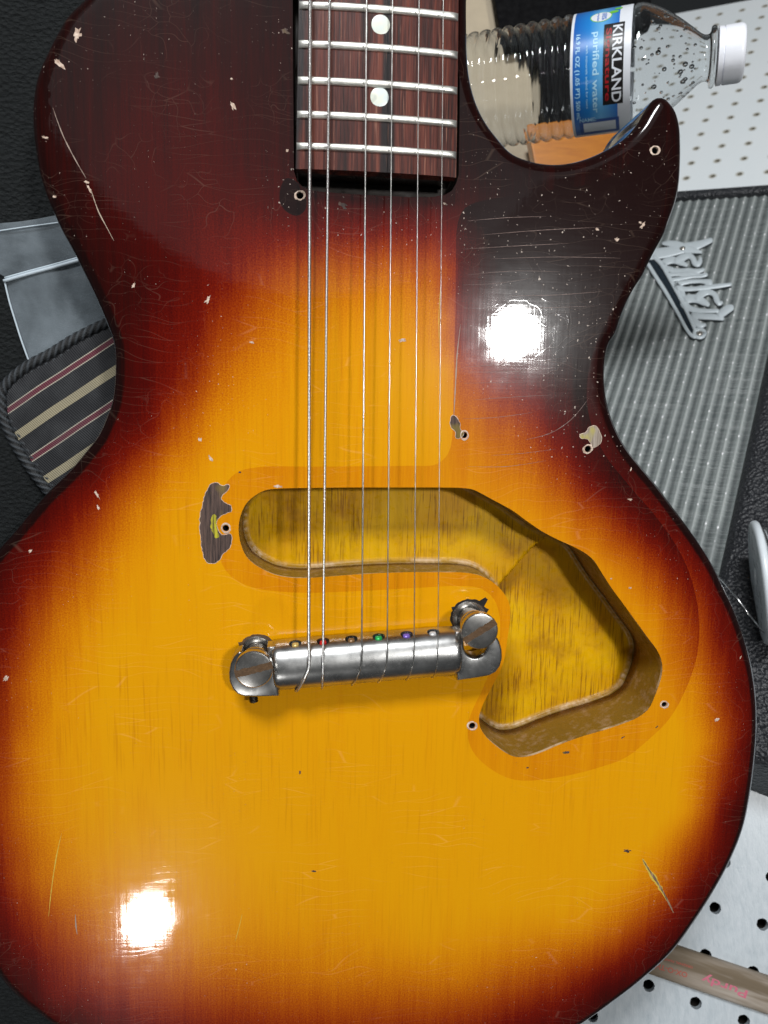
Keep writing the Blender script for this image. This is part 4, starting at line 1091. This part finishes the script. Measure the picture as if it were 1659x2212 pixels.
for j in range(ny_ + 1):
    for i in range(nx_ + 1):
        x = -330 + 330 * i / nx_; y = -330 + 700 * j / ny_
        vs.append((x, y, ZC - 1.2 + 1.2 * noise.noise(Vector((x * .02, y * .02, 0)))))
cl = part("black_cloth", vs, [(j * (nx_ + 1) + i, j * (nx_ + 1) + i + 1, (j + 1) * (nx_ + 1) + i + 1, (j + 1) * (nx_ + 1) + i) for j in range(ny_) for i in range(nx_)], CLOTHM, None, True, origin=(-165, 20, ZC))
tag(cl, "coarse black cloth spread under the left side of the guitar", "cloth")
sd = cl.modifiers.new("thickness", 'SOLIDIFY'); sd.thickness = .002; sd.offset = -1

ZB = -50.5
bag_edge = [(-60, 492), (0, 484), (43, 480), (77, 475), (120, 467), (230, 452), (330, 440)]
bag_left = [(-62, 500), (-40, 560), (-4, 598), (10, 607), (20, 650), (33, 693), (47, 737), (63, 781), (80, 830)]
BAG = empty("zip_bag", at(60, 620, ZB), "clear plastic zip bag lying on the black cloth, partly under the guitar", "bag")
def make_film():
    t = NT("clear_bag_film"); o = t.obj()
    n1 = t.noise(o, 45, 3, .6, 1.2); n2 = t.noise(t.map(o, (25, 90, 30), rot=(0, 0, .25)), 1.0, 3, .6)
    haze = t.ramp(t.noise(o, 28, 4, .6, .6), [(.36, .07), (.66, .17)])
    tr = t.n('ShaderNodeBsdfTransparent', i_0=(.93, .96, .98, 1)).outputs[0]
    t.p(Base_Color=(.58, .66, .72, 1), Roughness=.28)
    mx = t.n('ShaderNodeMixShader', i_0=haze); t.t.links.new(tr, mx.inputs[1]); t.t.links.new(t.b.outputs[0], mx.inputs[2]); t.t.links.new(mx.outputs[0], t.out.inputs[0])
    return t.m
FILM = make_film()
LE = catmull(np.array(at2(bag_left, ZB)), False, .3); nb = 40
TE = catmull(np.array(at2(bag_edge, ZB)), False, .3)
for layer in (0, 1):
    vs = []; rows = 46
    for j in range(rows + 1):
        lj = LE[int(j / rows * (len(LE) - 1))]
        off = lj - LE[0]
        for i in range(nb + 1):
            ti = TE[int(i / nb * (len(TE) - 1))]
            q = ti + off; r = random.Random(j * 1000 + i)
            h = 1.6 * noise.noise(Vector((q[0] * .03, q[1] * .06, 3.3 + layer))) + .7 * noise.noise(Vector((q[0] * .07 + q[1] * .05, q[1] * .15, 7.3 + layer)))
            edge = min(1, min(j, i) / 3)
            vs.append((q[0], q[1], ZB + .9 + (1.1 * layer + h) * (.2 + .8 * edge)))
    part("film", vs, [(j * (nb + 1) + i, j * (nb + 1) + i + 1, (j + 1) * (nb + 1) + i + 1, (j + 1) * (nb + 1) + i) for j in range(rows) for i in range(nb)], FILM, BAG, True)
ZIPM = plain("zip_ridge", (.50, .58, .64), .3, 0, .1, 300)
def strip(tp, r, z, mat, name, par):
    P = catmull(np.array([list(at(x, y, z)) for x, y in tp]), False, 1.5); mb = MB(); mb.tube(P, r, 8); return mb.build(name, mat, par)
strip([(8, 607), (60, 592), (120, 576), (170, 562), (240, 545)], .75, ZB + 2.2, ZIPM, "zip_track", BAG)
strip([(10, 600), (60, 586), (120, 570), (170, 556), (240, 539)], .35, ZB + 2.2, ZIPM, "zip_track", BAG)
strip([(-10, 500), (50, 491), (110, 483), (200, 470)], .3, ZB + 1.8, ZIPM, "hem", BAG)
strip([(10, 607), (20, 650), (33, 693), (47, 737), (63, 781)], .4, ZB + 1.6, ZIPM, "side_seam", BAG)

ZP = -47.0
rope_t = [(300, 668), (262, 686), (220, 703), (160, 733), (110, 764), (62, 790), (22, 822), (6, 845), (5, 868), (10, 905), (32, 955), (64, 1006), (96, 1050), (130, 1092), (160, 1130)]
PAD = empty("striped_pad", at(120, 900, ZP), "black pad with cream and red woven stripes and cord piping, under the guitar waist", "pad")
def make_stripes():
    t = NT("striped_cloth"); o = t.obj()
    r = t.map(o, (1, 1, 1), rot=(0, 0, math.radians(-34.5)))
    wob = t.math('MULTIPLY', t.math('SUBTRACT', t.noise(o, 20, 2), .5), .0012)
    y = t.math('ADD', t.n('ShaderNodeSeparateXYZ', i_0=r).outputs[1], wob)
    s = t.math('FRACT', t.math('ADD', t.math('DIVIDE', y, .0211), STRIPE_OFF))
    K = (.011, .012, .015); CR = (.33, .29, .19); RD = (.13, .022, .038); WH = (.45, .41, .33)
    c = t.ramp(s, [(0, K), (.17, CR), (.335, K), (.68, WH), (.70, RD), (.79, WH), (.81, K)], 'CONSTANT')
    tw = t.n('ShaderNodeTexWave', wave_type='BANDS', bands_direction='DIAGONAL', i_Vector=o, i_Scale=520.0).outputs[1]
    c = t.mix(.45, c, t.mix(tw, (.35, .35, .35), (1, 1, 1)), 'MULTIPLY')
    c = t.mix(t.ramp(t.noise(o, 70, 3), [(.45, 0.0), (.75, .25)]), c, (.10, .105, .11))
    t.p(Base_Color=c, Roughness=.75, Normal=t.bump(tw, .5, .0005)); return t.m
STRIPE_OFF = 0.16
RP = catmull(np.array([list(at(x, y, ZP)) for x, y in rope_t]), False, .5)
ctr = np.array([*at(230, 880, ZP)[:2]]) + np.array([40, 0])
vs = []; nr = 14; m = len(RP)
for q in range(nr + 1):
    for p in RP:
        xy = p[:2] + (ctr - p[:2]) * (q / nr) ** 1.2
        h = .9 * noise.noise(Vector((xy[0] * .05, xy[1] * .05, 1.7))) * min(1, q / 3)
        vs.append((xy[0], xy[1], ZP + .2 + 1.3 * math.sin(min(1, q / nr * 2.5) * math.pi / 2) + h))
part("striped_cloth", vs, [(q * m + i, q * m + i + 1, (q + 1) * m + i + 1, (q + 1) * m + i)[::-1] for q in range(nr) for i in range(m - 1)], make_stripes(), PAD, True)
mb = MB(); mb.tube(RP, 2.1, 18, True, lambda i, a: 1 + .12 * math.sin(4 * a + i * .95))
def make_rope():
    t = NT("black_cord"); o = t.obj(); st_ = t.attr("strand")
    c = t.mix(t.ramp(st_, [(.35, 0.0), (1, 1.0)]), (.004, .005, .006), (.055, .065, .075))
    c = t.mix(t.noise(o, 1800, 3, .7), c, (.0, .0, .0), 'MULTIPLY') if False else c
    t.p(Base_Color=c, Roughness=.55, Normal=t.bump(t.noise(o, 1800, 3, .7), .6, .0008)); return t.m
ROPEM = make_rope()
rp = mb.build("cord_piping", ROPEM, PAD, True)
attr(rp, "strand", [.5 + .5 * math.sin(4 * 2 * math.pi * j / 18 + i * .95) for i in range(len(RP)) for j in range(18)])
RP2 = RP + np.array([0, 0, -.6]); tt = np.gradient(RP[:, :2], axis=0); tt /= np.linalg.norm(tt, axis=1)[:, None]
RP2[:, :2] += np.stack([-tt[:, 1], tt[:, 0]], 1) * 2.9
mb = MB(); mb.tube(RP2, 1.15, 10, True, lambda i, a: 1 + .14 * math.sin(2 * a + i * .9)); rp = mb.build("piping_seam", ROPEM, PAD, True)
attr(rp, "strand", [.45 + .4 * math.sin(2 * 2 * math.pi * j / 10 + i * .9) for i in range(len(RP2)) for j in range(10)])

# ------------------------------------------------------------------ behind the cutaway: beige shelf, black case, orange wooden block
def face_box(name, T, depth, thick, slopes, mat, label, cat, kind=None):
    fr = Frame(depth, slopes[0], slopes[1], 0); P = [fr.hit(x, y) for x, y in T]
    c = np.mean(P, axis=0); o = fr.w(c[0], c[1])
    n = len(P); vs = [fr.w(u, v, 0) for u, v in P] + [fr.w(u, v, -thick) for u, v in P]
    fs = [tuple(range(n)), tuple(range(n, 2 * n))[::-1]] + [(i, i + n, (i + 1) % n + n, (i + 1) % n) for i in range(n)]
    ob = part(name, vs, fs, mat, None, False, origin=o)
    bm = bmesh.new(); bm.from_mesh(ob.data); bmesh.ops.recalc_face_normals(bm, faces=bm.faces)
    bmesh.ops.bevel(bm, geom=list(bm.edges), offset=.0012, segments=2, profile=.6, affect='EDGES'); bm.to_mesh(ob.data); bm.free()
    return tag(ob, label, cat, None, kind)
face_box("shelf", [(820, -160), (1290, -160), (1290, 420), (820, 420)], 530, 12, (.05, -.10), plain("beige_laminate", (.42, .345, .235), .5, 0, .14, 60), "beige laminate shelf under the water bottle", None, "structure")
face_box("black_case", [(1049, -120), (1405, -140), (1408, 44), (1345, 80), (1264, 74), (1264, 264), (1172, 270), (1166, 150), (1120, 92), (1084, 96)], 516, 10, (.05, -.10), plain("matte_black", (.0025, .0025, .003), .7, Specular_IOR_Level=.08), "matte black case above the water bottle at the top edge", "case")
def make_orange():
    t = NT("orange_wood"); o = t.obj(); g = t.noise(t.map(o, (30, 240, 200), rot=(0, 0, .1)), 1.0, 4, .6, .4)
    t.p(Base_Color=t.ramp(g, [(.3, (.50, .150, .004)), (.7, (.64, .225, .008))]), Roughness=.3, Coat_Weight=.4); return t.m
face_box("wooden_block", [(1140, 272), (1345, 250), (1368, 420), (1168, 420)], 505, 14, (.05, -.10), make_orange(), "orange varnished wooden block below the water bottle in the cutaway", "block")

# ------------------------------------------------------------------ water bottle
Ba = deep(1096, 191, 437); Bb = deep(1586, 117, 396)
axb = (Bb - Ba) / np.linalg.norm(Bb - Ba)          # towards the cap
capt = Bb + axb * 5.0                               # cap top
view = CAM_C - (Ba + Bb) / 2; fdir = view - axb * np.dot(view, axb); fdir /= np.linalg.norm(fdir)
ddir = np.cross(fdir, axb)                          # down in the photo
if np.dot(ddir, CAM_M @ np.array([0, -1.0, 0])) < 0: ddir = -ddir
def bt(s, r, phi): return capt - axb * s + (fdir * math.cos(phi) + ddir * math.sin(phi)) * r
BOT = empty("water_bottle", bt(100, 0, 0), "clear plastic water bottle with blue label and white cap lying on its side", "bottle")
outer = [(10.6, 6), (10.6, 13), (14.6, 14.6), (15.0, 15.6), (14.6, 16.8), (11.4, 17.6), (11.2, 20), (12.2, 22), (15, 25.5), (19, 30.5), (23, 36), (26.5, 41.5), (29.2, 47), (30.6, 51), (31.0, 53), (30.9, 55.2), (30.2, 56.0), (30.2, 88), (30.9, 89)]
s_ = 90.0
while s_ < 186:
    outer += [(31.2, s_), (31.3, s_ + 1.4), (30.8, s_ + 2.6), (29.9, s_ + 3.6), (29.9, s_ + 4.4), (30.8, s_ + 5.6)]; s_ += 6.7
outer += [(31, s_ + 1), (30, s_ + 6), (26, s_ + 9), (12, s_ + 7), (.02, s_ + 6)]
oo = catmull(np.array(outer), False, 1.1)
TH = .45
nn_ = np.gradient(oo, axis=0); nn_ /= np.linalg.norm(nn_, axis=1)[:, None]; inner = oo + np.stack([nn_[:, 1], -nn_[:, 0]], 1) * 0
inner = np.stack([np.maximum(oo[:, 0] - TH, .01), oo[:, 1]], 1); inner[-8:, 1] -= TH
prof_b = np.vstack([oo, inner[::-1]])
def make_pet():
    t = NT("clear_plastic"); t.p(Base_Color=(.97, .985, .99, 1), Roughness=.015, IOR=1.42, Transmission_Weight=1.0); return t.m
PET = make_pet()
mb = MB(); mb.lathe(capt, -axb, fdir, [tuple(q) for q in prof_b], 88, True)
bo = mb.build("shell", PET, BOT, True)
bm = bmesh.new(); bm.from_mesh(bo.data); bmesh.ops.recalc_face_normals(bm, faces=bm.faces); bm.to_mesh(bo.data); bm.free()
CAPM = plain("white_cap", (.88, .90, .96), .35, 0, .04)
mb = MB(); capprof = [(.01, 0), (11.5, 0), (13.0, .4), (13.7, 1.3), (13.9, 2.4), (13.9, 9.6)]
mb.lathe(capt, -axb, fdir, capprof + [(13.9, 10.2), (13.3, 10.3), (13.3, 10.8), (14.0, 10.9), (14.1, 13.2), (13.4, 13.5), (11, 13.5)], 96)
vs = []
for i, v in enumerate(mb.v):
    ring = i // 96; j = i % 96; v = np.array(v)
    if ring in (4, 5):
        s = np.dot(capt - v, axb); c = capt - axb * s; v = c + (v - c) * (1.012 if j % 2 else .992)
    vs.append(tuple(v))
mb.v = vs; mb.build("cap", CAPM, BOT, True, ang=40)
# droplets inside
mb = MB(); rd = random.Random(21)
for i in range(120):
    s = rd.uniform(24, 56); ph = rd.uniform(-1.5, 1.5) if i % 3 else rd.uniform(1.6, 4.6)
    R = float(np.interp(s, oo[:60, 1], oo[:60, 0])) - TH - .05; rr = rd.choice([.35, .45, .6, .8, 1.1]) * rd.uniform(.7, 1.2); c = bt(s, R, ph)
    rad_ = c - bt(s, 0, 0); rad_ /= np.linalg.norm(rad_); t1 = axb; t2 = np.cross(rad_, t1); vs = []; k = 10
    for a_, h_ in ((1.0, 0), (.85, .35), (.5, .62), (.01, .72)):
        for j in range(k):
            an = 2 * math.pi * j / k; vs.append(c + (t1 * math.cos(an) * 1.15 + t2 * math.sin(an)) * rr * a_ - rad_ * rr * h_)
    mb.add(vs, [(q * k + j, q * k + (j + 1) % k, (q + 1) * k + (j + 1) % k, (q + 1) * k + j) for q in range(3) for j in range(k)] + [tuple(range(k))[::-1]])
dr = mb.build("droplets", PET, BOT, True); dr["kind"] = "stuff"
# label
def lb(s, r, phi): return bt(s - 10.0, r, phi)
RL = 30.75
def sheet(name, s0, s1, p0, p1, r, mat, par, ns=6, npn=60, round_=0.0):
    vs = []
    for i in range(ns + 1):
        for j in range(npn + 1):
            s = s0 + (s1 - s0) * i / ns; ph = p0 + (p1 - p0) * j / npn; vs.append(lb(s, r, ph))
    return part(name, vs, [(i * (npn + 1) + j, i * (npn + 1) + j + 1, (i + 1) * (npn + 1) + j + 1, (i + 1) * (npn + 1) + j) for i in range(ns) for j in range(npn)], mat, par, True)
rad_ = math.radians
def blue():
    t = NT("label_blue"); o = t.obj(); al = t.attr("lx")
    c = t.ramp(al, [(0, (.010, .11, .44)), (.35, (.015, .22, .62)), (.62, (.13, .42, .74)), (1, (.02, .16, .55))])
    t.p(Base_Color=c, Roughness=.3, Coat_Weight=.4); return t.m
WHL = plain("label_white", (.72, .75, .80), .35, 0, .03); BLK = plain("label_black", (.012, .010, .010), .35); REDL = plain("label_red", (.36, .010, .015), .4); LB = plain("label_pale_blue", (.42, .70, .88), .4); NAVY = plain("label_navy", (.012, .07, .32), .4); GRN = plain("label_green", (.16, .50, .05), .4); BLUE2 = plain("label_print_blue", (.10, .22, .60), .4)
lab = sheet("label", 66.6, 97.6, -rad_(178), rad_(178), RL, WHL, BOT, 3, 140)
b = sheet("blue_field", 73.0, 96.2, -rad_(112), rad_(72), RL + .05, blue(), lab, 12, 90)
lx = []
for i in range(13):
    for j in range(91): lx.append(1 - i / 12)
attr(b, "lx", [1 - q if False else q for q in lx])
b.data.attributes["lx"].data.foreach_set('value', np.array([1 - q for q in lx], np.float32) * -1 + 1)
def disc(name, s, ph, rs, rp, r, mat, k=28, a0=0, a1=2 * math.pi):
    vs = [lb(s, r, ph)] + [lb(s + rs * math.cos(a0 + (a1 - a0) * i / k), r, ph + rp / RL * math.sin(a0 + (a1 - a0) * i / k)) for i in range(k + 1)]
    return part(name, vs, [(0, i + 1, i + 2) for i in range(k)], mat, lab, True)
def lab_text(s, s_base, height, ph0, ph1, mat, r, bold=False, name="lettering"):
    """text runs round the bottle (down in the photo); letter tops point to the cap"""
    v, f = text_mesh(s, bold)
    part(name, [lb(s_base - y * height, r, ph0 + (ph1 - ph0) * x) for x, y in v], f, mat, lab, True)
sheet("black_panel", 70.2, 80.6, -rad_(47), rad_(29), RL + .10, BLK, lab, 3, 40)
lab_text("KIRKLAND", 76.0, 4.9, -rad_(44), rad_(27), WHL, RL + .16, True)
lab_text("Signature", 80.2, 3.6, -rad_(42), rad_(25), REDL, RL + .16, True)
lab_text("purified water", 86.9, 4.4, -rad_(40), rad_(36), LB, RL + .12, True)
lab_text("with minerals added for taste", 89.4, 1.2, -rad_(28), rad_(30), LB, RL + .12)
lab_text("16.9 FL OZ (1.05 PT) 500 mL", 95.4, 2.9, -rad_(40), rad_(42), LB, RL + .12, True)
# white name box on navy surround
sheet("navy_surround", 72.4, 93.6, rad_(44), rad_(70), RL + .10, NAVY, lab, 3, 16)
sheet("name_box", 74.2, 91.6, rad_(48), rad_(64), RL + .15, WHL, lab, 3, 16)
def axial_text(s, s_start, s_end, ph, dph, mat, r):
    v, f = text_mesh(s, True); part("lettering", [lb(s_start + (s_end - s_start) * x, r, ph - dph * y) for x, y in v], f, mat, lab, True)
axial_text("NAME:", 93.4, 84.5, rad_(46.0), rad_(5), LB, RL + .16)
# round recycled-plastic emblem with a leaf
disc("emblem", 82.6, -rad_(60), 5.7, 4.6, RL + .10, GRN); disc("emblem", 82.6, -rad_(60), 5.2, 4.2, RL + .15, WHL)
lab_text("100%", 82.2, 2.6, -rad_(66), -rad_(54), BLUE2, RL + .2, True); lab_text("recycled", 84.9, 1.5, -rad_(67), -rad_(53), BLUE2, RL + .2, True)
disc("leaf", 76.2, -rad_(65), 2.4, 1.5, RL + .2, GRN); disc("leaf", 74.0, -rad_(72), 2.0, 1.6, RL + .2, GRN)
